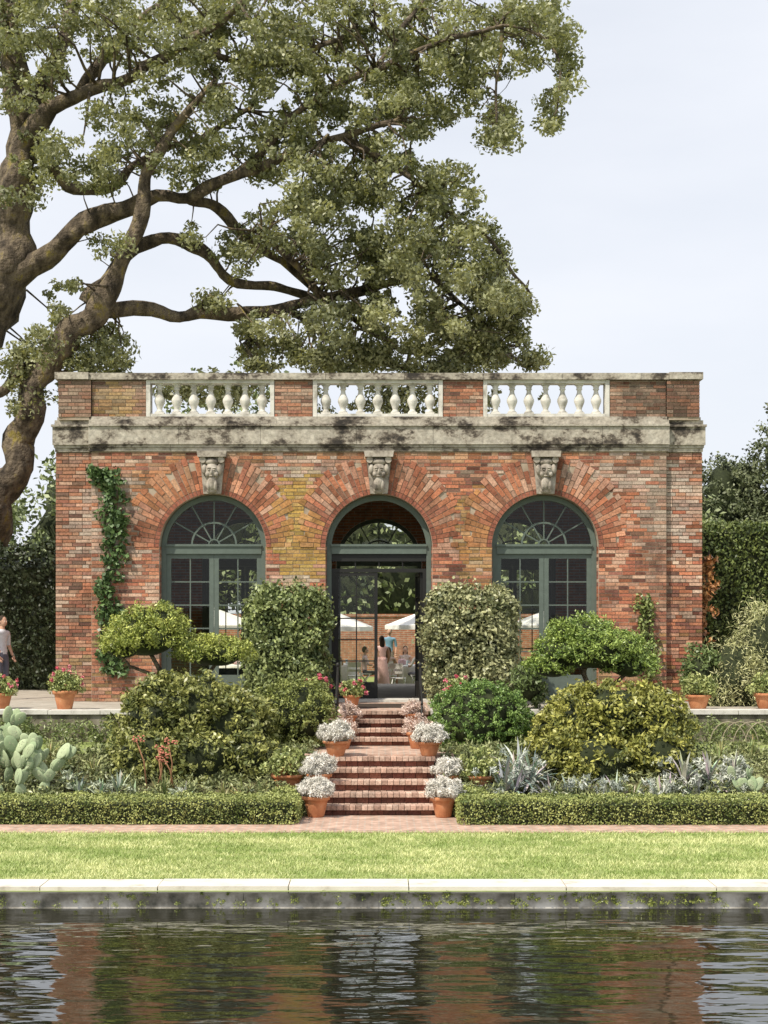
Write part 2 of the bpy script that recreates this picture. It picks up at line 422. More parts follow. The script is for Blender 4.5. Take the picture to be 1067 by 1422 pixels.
for s in (-1,1):
    a,b=sorted((s*6.7,s*6.99)); mb.box(a,b,YF+.17,43.1,1.0,7.3,m=0)
    a,b=sorted((s*6.2,s*6.99)); mb.box(a,b,YF+.16,YF+.44,1.2,7.3,m=2)
    a,b=sorted((s*6.66,s*6.69)); mb.box(a,b,YF+.46,42.6,1.3,6.5,m=1)
mb.build('side_walls',[M_wallbrick,M_plaster,M_mortar],B)
mb=MB(); mb.box(-6.65,6.65,YF+.3,43.0,1.0,1.32,m=0); mb.box(-6.65,6.65,YF+.46,42.64,6.5,6.6,m=1); mb.box(-6.9,6.9,YF+.5,43.0,7.3,7.42,m=2)
for k in range(6): mb.box(-6.6,6.6,YF+1.3+k*1.2,YF+1.5+k*1.2,6.3,6.497,m=3)
mb.build('floor_ceiling_roof',[M_floor,M_plaster,M_gravel,M_floor],B)

def brickcol(x,z):
    n1=noise.noise(Vector((x*0.35,z*0.5,1.3))); n2=noise.noise(Vector((x*1.3,z*1.8,7)))
    base=random.choice([(0.49,0.185,0.10),(0.54,0.225,0.125),(0.42,0.15,0.09),(0.56,0.30,0.19),(0.48,0.20,0.115),(0.34,0.125,0.08),(0.29,0.125,0.09),(0.46,0.25,0.17)])
    c=Vector(base)
    if random.random()<0.10+max(0,n2)*0.6: c=c.lerp(Vector((0.60,0.47,0.36)),random.uniform(.3,.8))
    if random.random()<0.13: c=c*0.5
    for cx0,cz0,rx,rz,st_ in ((-1.80,5.0,0.65,1.7,.85),(2.0,4.9,0.5,1.2,.5),(-5.8,7.9,0.6,.5,.7),(-4.9,6.0,1.0,.6,.25),(0,7.0,8,.5,.2)):
        d=((x-cx0)/rx)**2+((z-cz0)/rz)**2
        if d<1 and random.random()<(1-d)*1.3+.1: c=c.lerp(Vector((0.46,0.32,0.08)),st_*random.uniform(.6,1))
    for cx0,cz0,rx,rz in ((-1.9,3.9,.75,.35),(-5.9,5.2,1.1,1.4),(6.2,5.6,1.0,1.3),(5.2,6.3,1.4,.5),(-1.9,6.5,1.2,.35)):
        d=((x-cx0)/rx)**2+((z-cz0)/rz)**2
        if d<1 and random.random()<(1-d)*.9: c=c.lerp(Vector((0.58,0.50,0.42)),random.uniform(.3,.8))
    g_=max(0,1-abs(x-5.9)/0.45)*0.7*max(0,min(1,(z-2.5)/2)) + max(0,(-x-5.9))*0.3
    g_+=max(0,n1)*0.35
    if z>6.0: g_+=0.3*(z-6.0)*(1 if abs(x)>4.8 else .5)
    c=c.lerp(Vector((0.36,0.28,0.21))*random.uniform(.5,1.15),min(.85,g_)*random.uniform(.4,1.1))
    if z<3.2 and random.random()<.3*(3.2-z): c=c.lerp(Vector((0.22,0.20,0.07)),random.uniform(.2,.6))
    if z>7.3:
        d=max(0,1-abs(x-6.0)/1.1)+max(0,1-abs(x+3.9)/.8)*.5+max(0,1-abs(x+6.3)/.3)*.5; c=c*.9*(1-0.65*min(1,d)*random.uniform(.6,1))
    c=c*random.uniform(0.78,1.16)*(1+0.22*n2)
    return tuple(c)
CH=0.078
def bricks(mb,x0,x1,z0,z1,y,excl=None,bl=0.29):
    row=0; z=z0
    while z<z1-0.02:
        zt=min(z+CH,z1); iv=[(x0,x1)]
        if excl: iv=excl(x0,x1,(z+zt)/2)
        for a,b in iv:
            x=a+(0 if row%2 else -bl/2)
            while x<b:
                L=bl*random.choice([1,1,1,.5,.75]); xa=max(x,a); xb=min(x+L,b)
                if b-xb<0.07: xb=b
                if xb-xa>0.03:
                    o=random.uniform(-.009,.005)
                    mb.box(xa+.006,xb-.006,y+o,y+.03,z+.008,zt-.007,brickcol(xa,z),skip=(4,))
                x=xb if xb==b else x+L
        z+=CH; row+=1
def RO(phi): return min(2.02,1.775/max(abs(math.sin(phi)),1e-3))
def excl(x0,x1,z):
    cuts=[]
    for c in CXS:
        if z<ZS: h=RA
        else:
            dz=z-ZS; h=0
            for k in range(60):
                xx=k*0.033
                rr=math.hypot(xx,dz)
                if rr<RO(math.atan2(xx,dz))-0.16: h=xx
            if dz>1.86: h=0
        if h>0: cuts.append((c-h,c+h))
    iv=[];a=x0
    for p_,q_ in cuts:
        if p_>a: iv.append((a,p_))
        a=max(a,q_)
    if a<x1: iv.append((a,x1))
    return iv
mb=MB()
bricks(mb,-6.2,6.2,ZB,ZT,YF,excl)
for s in (-1,1):
    a,b=sorted((s*6.205,s*7.0)); bricks(mb,a,b,ZB,ZT,YF+.13)
for c in CXS:
    nv=44
    for k in range(nv):
        a0=math.pi*k/nv+.005; a1=math.pi*(k+1)/nv-.005; am=(a0+a1)/2; phi=math.pi/2-am
        Ro=RO(phi)-random.uniform(0,.10)-(.16 if k%4==1 else 0)
        rs=[RA,RA+.11]
        x=RA+.11; first=(.15 if k%2 else .29)
        x+=first; rs.append(x)
        while x<Ro-.08:
            x=min(x+.29,Ro); 
            rs.append(x)
        for r0,r1 in zip(rs[:-1],rs[1:]):
            if r1-r0<.03: continue
            xc=c+math.cos(am)*r0; zc=ZS+math.sin(am)*r0
            col=Vector(brickcol(xc,zc)).lerp(Vector((0.50,0.195,0.105)),.35)*random.uniform(.72,1.15)
            if r0<RA+.05: col=Vector((0.34,0.125,0.08))*random.uniform(.7,1.1)
            r0+=.006; r1-=.006
            pts=[(c+r0*math.cos(a0),ZS+r0*math.sin(a0)),(c+r1*math.cos(a0),ZS+r1*math.sin(a0)),
                 (c+r1*math.cos(a1),ZS+r1*math.sin(a1)),(c+r0*math.cos(a1),ZS+r0*math.sin(a1))]
            yy=YF-.014+random.uniform(-.006,.006)
            mb.prism(pts,yy,YF+.03,tuple(col))
    for s in (-1,1):
        z=ZB; k=0
        while z<ZS-.03:
            xa=c+s*RA; a,b=sorted((xa,xa-s*.012))
            mb.box(a,b,YF+.035,YF+.235,z+.005,z+CH-.005,brickcol(xa,z)); z+=CH;k+=1
segsx=[(-6.2,-5.03),(-2.26,-1.43),(1.38,2.25),(4.98,6.2)]
for a,b in segsx: bricks(mb,a,b,7.56,8.36,YF+.06)
for s in (-1,1):
    a,b=sorted((s*6.205,s*6.92)); bricks(mb,a,b,7.56,8.36,YF+.0)
mb.build('facade_bricks',[M_brick],B)
mb=MB()
for a,b in segsx: mb.box(a+.003,b-.003,YF+.075,YF+.42,7.5,8.36,m=1)
for s in (-1,1):
    a,b=sorted((s*6.22,s*6.91)); mb.box(a,b,YF+.02,YF+.5,7.5,8.36,m=1)
    a,b=sorted((s*6.5,s*6.9)); mb.box(a,b,YF+.5,43.0,7.4,8.36)
mb.box(-6.5,6.5,42.7,43.0,7.4,8.36)
mb.build('parapet_core',[M_wallbrick,M_mortar],B)
mb=MB()
def runx(z0,z1,out,splits=1.9):
    x=-6.25
    while x<6.25-.01:
        L=min(random.uniform(1.6,2.1),6.25-x)
        if 6.25-(x+L)<.5: L=6.25-x
        mb.box(x+.003,x+L-.003,YF-out,YF+.47,z0,z1); x+=L
    for s in (-1,1):
        a,b=sorted((s*6.256,s*(6.98+out*.6))); mb.box(a,b,YF+.13-out,YF+.47,z0,z1)
        a,b=sorted((s*6.6,s*(6.98+out*.6))); mb.box(a,b,YF+.473,43.1+out,z0,z1)
runx(6.82,6.90,.04); runx(6.903,6.96,.07); runx(6.963,7.35,.11); runx(7.353,7.40,.15)
runx(7.403,7.50,.05); runx(7.503,7.575,-.02)
x=-6.25
while x<6.2:
    L=min(1.7,6.25-x); mb.box(x+.004,x+L-.004,YF-.02,YF+.48,8.37,8.51); x+=L
for s in (-1,1):
    a,b=sorted((s*6.255,s*6.98)); mb.box(a,b,YF-.07,YF+.55,8.37,8.52)
    a,b=sorted((s*6.45,s*6.95)); mb.box(a,b,YF+.553,43.05,8.37,8.51)
mb.build('cornice',[M_stone],B)
mb=MB()
bp=[(.085,0),(.09,.02),(.06,.05),(.055,.08),(.085,.16),(.115,.24),(.112,.29),(.075,.37),(.050,.44),(.048,.49),(.068,.505),(.068,.525),(.055,.54),(.07,.575),(.08,.6)]
for a,b in ((-5.03,-2.26),(-1.43,1.38),(2.25,4.98)):
    mb.box(a+.003,a+.09,YF+.04,YF+.4,7.577,8.367); mb.box(b-.09,b-.003,YF+.04,YF+.4,7.577,8.367)
    mb.box(a+.093,b-.093,YF+.05,YF+.38,7.577,7.64); mb.box(a+.093,b-.093,YF+.05,YF+.38,8.30,8.367)
    nb=7; w_=(b-a-.18)/nb
    for k in range(nb):
        xc=a+.09+w_*(k+.5); 
        mb.box(xc-.10,xc+.10,YF+.11,YF+.30,7.641,7.68); mb.box(xc-.09,xc+.09,YF+.12,YF+.29,8.27,8.299)
        mb.lathe([(r_,z_*0.985) for r_,z_ in bp],(xc,YF+.205,7.678),16)
mb.build('balustrade',[M_gold],B)
mb=MB()
for c in CXS:
    y=YF-.02
    mb.prism([(c-.19,5.9),(c+.19,5.9),(c+.27,6.80),(c-.27,6.80)],y-.09,y+.03,(1,1,1))
    mb.prism([(c-.30,6.68),(c+.30,6.68),(c+.32,6.81),(c-.32,6.81)],y-.24,y-.0,(1,1,1))
    for s in (-1,1):
        mb.tube([(c+s*.20,y-.2,6.62),(c+s*.20,y-.03,6.62)],[.07,.07],12)
        mb.ell((c+s*.16,y-.13,6.42),(.06,.08,.12))
        mb.ell((c+s*.055,y-.235,6.40),(.028,.02,.016)); mb.ell((c+s*.06,y-.235,6.44),(.045,.025,.018))
        mb.ell((c+s*.09,y-.19,6.31),(.05,.05,.06)); mb.ell((c+s*.07,y-.16,6.08),(.05,.06,.12))
    mb.ell((c,y-.13,6.38),(.15,.11,.20)); mb.ell((c,y-.25,6.36),(.024,.035,.06)); mb.ell((c,y-.22,6.27),(.06,.03,.016))
    mb.ell((c,y-.15,6.14),(.10,.08,.17)); mb.ell((c,y-.12,6.58),(.17,.10,.08)); mb.ell((c,y-.1,5.97),(.12,.07,.07))
M_mask=mat_noise('mask_stone',[(0.35,(0.14,0.12,0.10)),(0.5,(0.34,0.30,0.25)),(0.7,(0.48,0.44,0.38))],6,bmp=.5,bscale=25)
mb.build('keystone_masks',[M_mask],B)
GRN=(0.115,0.145,0.125); BLK=(0.018,0.018,0.017)
def arcbar(mb,c,z,r0,r1,y0,y1,col,n=32,a0=0,a1=math.pi):
    for k in range(n):
        p=a0+(a1-a0)*k/n;q=a0+(a1-a0)*(k+1)/n
        mb.prism([(c+r0*math.cos(p),z+r0*math.sin(p)),(c+r1*math.cos(p),z+r1*math.sin(p)),(c+r1*math.cos(q),z+r1*math.sin(q)),(c+r0*math.cos(q),z+r0*math.sin(q))],y0,y1,col)
def leaf(mb,x0,x1,y,z0,z1,col,cols=2,rows=5,panel=.5,st_=.075,M=None):
    d=.05
    mb.box(x0,x0+st_,y,y+d,z0,z1,col,M=M); mb.box(x1-st_,x1,y,y+d,z0,z1,col,M=M)
    mb.box(x0+st_,x1-st_,y+.002,y+d-.002,z0,z0+panel,col,M=M); mb.box(x0+st_,x1-st_,y+.002,y+d-.002,z1-st_,z1,col,M=M)
    a=z0+panel;b=z1-st_
    for i in range(1,rows): zz=a+(b-a)*i/rows; mb.box(x0+st_,x1-st_,y+.012,y+d-.012,zz-.014,zz+.014,col,M=M)
    for i in range(1,cols): xx=x0+(x1-x0)*i/cols; mb.box(xx-.013,xx+.013,y+.01,y+d-.01,a,b,col,M=M)
def window(mb,gl,c,y,col,fan=True,leaves=True,zb=ZB):
    R=RA-.01
    mb.box(c-R,c-R+.11,y,y+.12,zb,ZS,col); mb.box(c+R-.11,c+R,y,y+.12,zb,ZS,col)
    arcbar(mb,c,ZS,R-.11,R,y,y+.12,col)
    mb.box(c-R+.11,c+R-.11,y-.02,y+.12,4.62,4.82,col); mb.box(c-R+.10,c+R-.10,y-.05,y-.02,4.78,4.83,col)
    if fan:
        arcbar(mb,c,4.82,.46,.50,y+.03,y+.09,col,20)
        arcbar(mb,c,4.82,.10,.13,y+.03,y+.09,col,10)
        for k in range(1,6):
            an=math.pi*k/6; d=Vector((math.cos(an),0,math.sin(an))); nn=Vector((-d.z,0,d.x))*.014
            p0=Vector((c,0,4.82))+d*.13; p1=Vector((c,0,4.82))+d*(R-.12)
            mb.prism([(p0.x-nn.x,p0.z-nn.z),(p1.x-nn.x,p1.z-nn.z),(p1.x+nn.x,p1.z+nn.z),(p0.x+nn.x,p0.z+nn.z)],y+.04,y+.08,col)
        k=24; pts=[(c+(R-.11)*math.cos(math.pi*i/k),y+.06,ZS+(R-.11)*math.sin(math.pi*i/k)) for i in range(k+1)]
        gl.face(pts)
    if leaves:
        leaf(mb,c-R+.11,c-.004,y+.03,zb+.02,4.618,col,2,5,.55,.10); leaf(mb,c+.004,c+R-.11,y+.03,zb+.02,4.618,col,2,5,.55,.10)
        gl.face([(c-R+.11,y+.055,zb+.3),(c+R-.11,y+.055,zb+.3),(c+R-.11,y+.055,4.62),(c-R+.11,y+.055,4.62)])
mb=MB(); gl=MB(); yw=YF+.25
window(mb,gl,CXS[0],yw,GRN); window(mb,gl,CXS[2],yw,GRN); window(mb,gl,0,yw,GRN,False,False)
mb.box(-1.03,1.03,yw+.03,yw+.10,4.46,4.618,BLK); mb.box(-1.03,1.03,yw+.03,yw+.10,4.22,4.30,BLK)
mb.box(-1.03,-.95,yw+.03,yw+.1,ZB,4.22,BLK); mb.box(.95,1.03,yw+.03,yw+.1,ZB,4.22,BLK)
for k in range(1,4): xx=-1.03+2.06*k/4; mb.box(xx-.012,xx+.012,yw+.05,yw+.08,4.30,4.46,BLK)
leaf(mb,-.95,-.03,yw+.04,ZB+.06,4.215,BLK,2,5,.35,.07)
gl.face([(-.9,yw+.065,ZB+.3),(-.08,yw+.065,ZB+.3),(-.08,yw+.065,4.2),(-.9,yw+.065,4.2)])
Mo=Matrix.Translation((.95,yw+.1,0))@Matrix.Rotation(math.radians(96),4,'Z')
leaf(mb,0,.90,0,ZB+.06,4.215,BLK,2,5,.35,.07,M=Mo)
yb=42.8
for c in CXS: window(mb,gl,c,yb,(0.10,0.13,0.11),True,c!=0,1.32)
mb.build('window_frames',[M_paint],B); gl.build('window_glass',[M_glass],B)
mb=MB(); mb.box(-1.15,1.15,YF-.35,YF+.5,1.34,1.475); mb.build('door_threshold',[M_gold],B)
# ------------------------------------------------------------------ oak tree
T=empty('oak_tree'); tb=MB()
DT=42.5
def path(pts,rad_px,y0=DT,dy=0.0,dyend=0.0):
    P_=[];R_=[]
    k=len(pts)
    for i,(u,v) in enumerate(pts):
        d=y0+dy+(dyend-dy)*i/(k-1); P_.append(from_px(u,v,d)); R_.append(rad_px[i]/F*d)
    Q=[];RR=[]
    for i in range(k-1):
        p0=P_[max(i-1,0)];p1=P_[i];p2=P_[i+1];p3=P_[min(i+2,k-1)]
        for s_ in range(6):
            t_=s_/6
            q=0.5*((2*p1)+(p2-p0)*t_+(2*p0-5*p1+4*p2-p3)*t_*t_+(3*p1-p0-3*p2+p3)*t_**3)
            rr=R_[i]*(1-t_)+R_[i+1]*t_
            w_=min(.26,.09+rr*.5)
            q=q+Vector((noise.noise(q*1.1),noise.noise(q*1.1+Vector((9,0,0))),noise.noise(q*1.1+Vector((0,9,0)))))*w_
            Q.append(q);RR.append(rr)
    Q.append(P_[-1]);RR.append(R_[-1])
    return Q,RR
BR=[
 ([(-95,960),(-70,850),(-30,750),(15,665),(35,590),(58,515),(98,455),(142,428),(165,380),(195,310),(207,240),(245,175),(300,110)],[70,42,30,22,18,19,18,17,13,10,8,6,3],0,-1.5),
 ([(-95,960),(-120,800),(-110,640),(-60,500),(0,410),(18,310),(30,210),(22,110),(8,0),(0,-80)],[80,62,56,46,35,26,21,18,14,11],.6,0),
 ([(140,430),(200,433),(270,437),(340,436),(400,425),(450,414),(520,400),(600,385),(660,400)],[12,10,9,8.5,7.5,6.5,5.5,4,2],-.3,1.0),
 ([(-20,415),(60,360),(120,312),(180,287),(260,272),(330,243),(400,216),(480,190),(560,165)],[24,16,13,11,9.5,7,5.5,4.5,3],.2,-1.5),
 ([(120,420),(160,372),(220,332),(280,345),(330,388),(390,402),(440,415)],[13,12,9,8,7,6,5],-.2,1.5),
 ([(25,270),(45,180),(110,130),(180,108),(250,60),(330,10),(380,-40)],[18,14,10,8,7,5,4],0,-2),
 ([(28,200),(60,120),(90,40),(120,-60)],[15,12,10,8],.4,2),
 ([(260,272),(305,292),(345,330),(415,378),(450,410),(500,450),(560,490)],[7,7,6,5,5,4,3],0,2.5),
 ([(330,243),(420,150),(520,95),(610,62),(700,35),(765,55)],[6,5,4.5,3.5,2.5,1.5],-.5,-2.5),
 ([(480,190),(560,240),(620,290),(690,350),(715,430),(722,480)],[5,4,3.5,2.5,2,1.5],-1,-.5),
 ([(110,130),(160,60),(230,0),(300,-60)],[8,6,5,4],0,2),
 ([(45,190),(95,260),(150,260),(210,215),(280,190),(350,150)],[8,8,7,5,4,3],0,1.5),
 ([(450,414),(430,385),(395,350),(350,320)],[6,5,4,3],0,-1),
 ([(340,436),(350,470),(330,500)],[5,4,2.5],.3,1),
 ([(60,515),(30,510),(0,545),(-30,560)],[10,9,8,6],0,-1),
 ([(400,425),(440,460),(520,500),(600,520)],[6,5,4,2],.3,1.5),
 ([(520,95),(560,40),(600,-20)],[4,3,2],-1.5,0),
 ([(250,60),(300,80),(380,90),(460,60),(520,10)],[6,5,4,3.5,2.5],-1,0),
 ([(600,385),(660,440),(700,480),(730,510)],[4,3,2.5,1.5],.7,0),
 ([(690,350),(730,400),(740,430)],[3,2,1.2],-.6,0),
 ([(700,35),(690,110),(690,170),(700,205)],[2.5,2,1.6,1],-2,-2),
 ([(765,55),(780,100),(770,160)],[2,1.5,1],-2.5,-2.5),
]
nodes=[]
for pts,rd,a,b in BR:
    Q,RR=path(pts,rd,DT,a,b); tb.tube(Q,RR,12,m=0,wob=.55)
    nodes+=list(zip(Q,RR))
REG=[
 (30,60,60,90,30),(120,30,80,60,30),(230,50,90,70,38),(330,40,80,60,32),(430,50,90,60,36),(530,40,80,70,32),(610,40,60,50,22),(700,25,60,28,15),
 (765,35,32,30,12),(788,95,12,30,7),(768,150,14,26,6),(735,75,25,20,4),(670,100,35,50,13),(692,175,18,35,9),(600,130,60,60,28),(520,150,80,60,34),(420,130,70,60,25),
 (320,130,60,40,17),(190,160,60,40,17),(230,205,80,35,18),(110,230,70,35,18),(40,200,30,60,9),(20,260,40,30,7),(150,345,26,14,2),
 (370,210,60,40,18),(450,250,60,50,24),(540,250,70,50,32),(620,270,40,40,18),(400,320,60,35,20),(480,350,60,45,24),(570,350,70,50,34),(650,340,45,45,22),
 (695,400,30,40,14),(640,430,60,45,26),(560,440,60,45,24),(480,450,60,30,16),(690,480,50,30,20),(740,500,14,14,4),(600,495,90,25,28),(480,500,80,20,22),(380,490,55,28,17),
 (350,445,40,15,5),(330,350,30,30,6),(120,480,50,30,16),(60,470,30,40,9),(140,510,40,18,9),(20,510,20,30,7),(100,550,20,15,3),(300,420,20,12,3),
 (560,550,200,25,24),(300,540,80,20,16),(260,320,16,14,2),(710,430,26,20,8),(90,410,25,22,4),(270,250,30,20,4),(15,40,30,60,9),(40,560,25,20,3)]
cs=[];rs=[];ok=[]
for (u,v,ru,rv,n_) in REG:
    n_=int(n_*1.6)+1
    for k in range(n_):
        while True:
            a,b=random.uniform(-1,1),random.uniform(-1,1)
            if a*a+b*b<1: break
        d=DT+random.gauss(0,1.7)-.3
        if v>470: d=max(d,DT-.8)
        p_=from_px(u+a*ru,v+b*rv,d); cs.append(p_); rs.append(random.choice((.16,.22,.3,.38,.48))); ok.append(not(v>520))
npos=np.array([tuple(q) for q,_ in nodes])
for c_,r_,o_ in zip(cs,rs,ok):
    if o_ and random.random()<0.65:
        dd=np.linalg.norm(npos-np.array(c_),axis=1); j=int(np.argmin(dd+RNG.uniform(0,.8,len(dd))))
        if dd[j]>2.6: continue
        a=Vector(npos[j]); L=(c_-a).length
        mid=a.lerp(c_,.5)+Vector((random.uniform(-.2,.2),random.uniform(-.2,.2),random.uniform(-.05,.25)))*L
        q=[a,a.lerp(mid,.5)+Vector((random.uniform(-.1,.1),0,random.uniform(-.1,.1))),mid,mid.lerp(c_,.6)+Vector((random.uniform(-.1,.1),0,random.uniform(-.1,.1))),c_]
        r0=min(nodes[j][1]*.6,.015+.016*L)
        tb.tube(q,[r0,r0*.8,r0*.6,r0*.4,.006],6,m=0)
tb.build('trunk_and_limbs',[M_bark],T)
Vs=[];Cs=[]
csn=np.array([tuple(q) for q in cs]); rsn=np.array(rs)
for rr in sorted(set(rs)):
    ix=rsn==rr; n_=int(24+ 700*rr*rr)
    v,c=clump_leaves(csn[ix],rsn[ix]*RNG.uniform(.85,1.25,ix.sum()),n_,0.145,0.078,(0.095,0.108,0.048),(0.36,0.37,0.20),.72,.35,.6); Vs.append(v);Cs.append(c)
quads('foliage',np.concatenate(Vs),np.concatenate(Cs),M_oakleaf,T)

# ------------------------------------------------------------------ background trees, hedges
def mass(name,blobs,n_per_m2,L,ca,cb,rc=.8,nl=34,core=.66):
    e=empty(name); V=[];C_=[];mb=MB()
    for (c_,r_) in blobs:
        k=int(n_per_m2*r_[0]*r_[2]*4)
        d=unit(k); lump=np.array([1+.35*noise.noise(Vector(q*2.3)+Vector(c_)) for q in d])
        cs_=np.array(c_)+d*np.array(r_)*lump[:,None]*RNG.uniform(.7,1,(k,1))
        cs_=cs_[cs_[:,2]>1.0]
        v_,c2=clump_leaves(cs_,rc*RNG.uniform(.5,1.1,len(cs_)),nl,L,L*.55,ca,cb); V.append(v_);C_.append(c2)
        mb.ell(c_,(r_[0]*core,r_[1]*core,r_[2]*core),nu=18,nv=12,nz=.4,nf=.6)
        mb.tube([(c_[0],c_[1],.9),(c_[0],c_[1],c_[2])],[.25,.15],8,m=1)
    mb.build('trunk_and_shade_core',[M_core,M_bark],e); quads('foliage',np.concatenate(V),np.concatenate(C_),M_hedge,e)  # holds trunks plus dark filler cores standing in for inner shade
mass('background_trees',[((-12,70,6),(5,3,6)),((-7,72,8.2),(4.5,3,6.5)),((-1,68,4.5),(5,3,4.5)),((6,70,5),(5,3,5)),((12,74,5),(5,3,5)),((-20,66,5),(6,3,6)),
   ((24,82,7),(4,3,7)),((29,80,6),(5,3,6)),((-27,70,6),(5,3,6))],1.3,.32,(0.10,0.14,0.055),(0.28,0.32,0.15),.9)
mass('background_trees',[((17.2,80,8.8),(1.7,2.2,2.8)),((20.0,78,10.2),(1.9,2.5,3.6)),((18.6,81,8.5),(2.0,2.5,3.4)),((16.2,82,5.5),(2.4,2.5,4)),((19,78,5),(3,2.5,4)),((21.5,80,7),(2.5,2.5,5))],6.5,.20,(0.055,0.075,0.035),(0.20,0.22,0.11),.6,44,.62)
boxbush('clipped_hedge',8.2,22,42,44,1.0,5.72,420,.11,.065,(0.05,0.08,0.02),(0.18,0.22,0.06),.06,.2,.12)
mass('shade_tinted_trees',[((-11.5,45,3.4),(2.6,1.2,2.2)),((-9.6,46,3.6),(1.6,1,2.2)),((-15,45,3.6),(3,1.2,2.6))],5,.16,(0.02,0.03,0.012),(0.07,0.09,0.035),.4)  # leaf colours darkened to paint the shade at this corner
boxbush('shade_tinted_hedge',-18,-7.4,40,41,1.42,4.9,330,.12,.07,(0.010,0.016,0.006),(0.035,0.05,0.018),.06,.2,.3)  # ordinary hedge; the tree's shade is put into its dark leaf colour

# ------------------------------------------------------------------ shrubs in front
for a,b,ca_,cb_ in ((346,449,(0.05,0.08,0.025),(0.32,0.37,0.14)),(598,712,(0.07,0.09,0.035),(0.46,0.46,0.24))):
    boxbush('variegated_shrub',from_px(a,0,33.2).x,from_px(b,0,33.2).x,32.9,34.0,1.42,from_px(0,822,33.2).z,900,.10,.06,ca_,cb_,.10,.36,.20,extra=420,mat=M_leaf)
def C3(u,v,d): q=from_px(u,v,d); return (q.x,q.y,q.z)
s=30.3
shrub('cloud_pruned_pine',None,None,0,.13,34,.075,.028,(0.09,0.14,0.025),(0.52,0.55,0.13),zmin=-.35,lum=.35,
  sub=[(C3(205,885,s),(.82,.75,.40),240),(C3(212,868,s),(.55,.5,.38),110),(C3(300,908,s),(.66,.6,.30),160),(C3(170,897,s),(.40,.4,.28),70)],
  stems=[([C3(262,1030,s),C3(255,970,s),C3(225,935,s),C3(205,900,s)],[.07,.06,.05,.04]),([C3(255,970,s),C3(290,935,s),C3(305,915,s)],[.05,.04,.03]),([C3(235,945,s),C3(180,925,s),C3(165,905,s)],[.04,.03,.02])])
shrub('cloud_pruned_pine',None,None,0,.13,34,.075,.028,(0.06,0.12,0.025),(0.38,0.48,0.11),zmin=-.35,lum=.35,
  sub=[(C3(822,905,s),(1.05,.8,.42),300),(C3(805,882,s),(.62,.5,.34),120),(C3(875,925,s),(.45,.5,.25),80),(C3(765,925,s),(.42,.5,.25),70)],
  stems=[([C3(830,1030,s),C3(825,970,s),C3(810,935,s),C3(820,905,s)],[.07,.06,.05,.04]),([C3(825,970,s),C3(860,945,s),C3(875,930,s)],[.05,.04,.03])])
s=28.4
shrub('pittosporum_shrub',None,None,0,.15,34,.10,.045,(0.05,0.075,0.02),(0.40,0.40,0.12),zmin=-.8,lum=.30,
  sub=[(C3(235,1010,s),(.95,.8,.82),260),(C3(315,1015,s),(.80,.8,.80),210),(C3(265,985,s),(1.0,.8,.62),190),(C3(205,1055,27.6),(.62,.5,.50),110),(C3(280,1060,27.5),(.75,.5,.50),130),(C3(345,1055,27.6),(.5,.5,.45),80)])
shrub('pittosporum_shrub',None,None,0,.15,34,.10,.045,(0.055,0.08,0.02),(0.48,0.46,0.11),zmin=-.8,lum=.30,
  sub=[(C3(815,1020,s),(1.0,.8,.82),270),(C3(890,1020,s),(.92,.8,.78),230),(C3(850,995,s),(1.1,.8,.62),210),(C3(915,1055,27.6),(.6,.5,.50),100),(C3(830,1060,27.5),(.8,.5,.50),130),(C3(775,1050,27.6),(.5,.5,.45),80)])
s=29.4
shrub('round_shrub',None,None,0,.10,34,.055,.028,(0.08,0.11,0.025),(0.38,0.41,0.12),zmin=-.8,lum=.12,sub=[(C3(405,995,s),(.80,.7,.68),420),(C3(375,1003,s),(.5,.6,.5),130)])
shrub('boxwood_dome',None,None,0,.075,38,.045,.028,(0.06,0.13,0.03),(0.27,0.39,0.10),zmin=-.8,lum=.06,sub=[(C3(668,1000,s),(.92,.75,.72),620)])
HA,HB=(0.09,0.13,0.028),(0.40,0.43,0.14)
boxbush('box_hedge',-9.0,-1.26,24.83,25.75,0.0,.40,2000,.038,.026,HA,HB,.02,.07,.05)
boxbush('box_hedge',-1.75,-1.25,25.76,26.6,0.0,.42,2000,.038,.026,HA,HB,.02,.07,.05)
boxbush('box_hedge',1.25,9.0,24.75,25.7,0.0,.40,2000,.038,.026,HA,HB,.02,.07,.05)
boxbush('box_hedge',1.25,1.75,25.71,26.6,0.0,.42,2000,.038,.026,HA,HB,.02,.07,.05)
shrub('wispy_shrub',None,None,0,.26,60,.13,.016,(0.28,0.30,0.11),(0.72,0.70,0.38),zmin=-.9,sub=[(C3(1025,940,33),(.75,.6,.8),90),(C3(1070,915,33),(.8,.6,1.15),110),(C3(1000,965,33),(.4,.5,.45),40)],bias=.2,squash=1.5)
shrub('leafy_shrub',None,None,0,.16,40,.10,.04,(0.05,0.08,0.02),(0.18,0.24,0.08),zmin=-.9,sub=[(C3(735,950,31.8),(.30,.4,.45),60),(C3(975,935,33),(.4,.4,.5),60)])
def bankz(y): return max(0,min(1,(y-26)/2.2))*.825
cs2=[];rs2=[]
for k in range(1250):
    y=random.uniform(25.85,28.6); x=random.uniform(1.15,9)*random.choice((-1,1))
    q=noise.noise(Vector((x*1.3,y*1.3,5)))
    cs2.append((x,y,bankz(y)+.06+max(0,q)*.18)); rs2.append(random.uniform(.08,.20)+max(0,q)*.15)
v,c=clump_leaves(cs2,rs2,50,.10,.032,(0.05,0.08,0.025),(0.42,0.44,0.20),1.0,.2); quads('groundcover_plants',v,c,M_leaf)
cs2=[];rs2=[]
for k in range(420):
    x=random.uniform(1.4,9.5)*random.choice((-1,1)); cs2.append((x,random.uniform(30.2,30.9),.88+random.random()*.38)); rs2.append(random.uniform(.08,.22))
v,c=clump_leaves(cs2,rs2,46,.08,.03,(0.05,0.08,0.025),(0.30,0.35,0.13),1,.2); quads('border_plants',v,c,M_leaf)

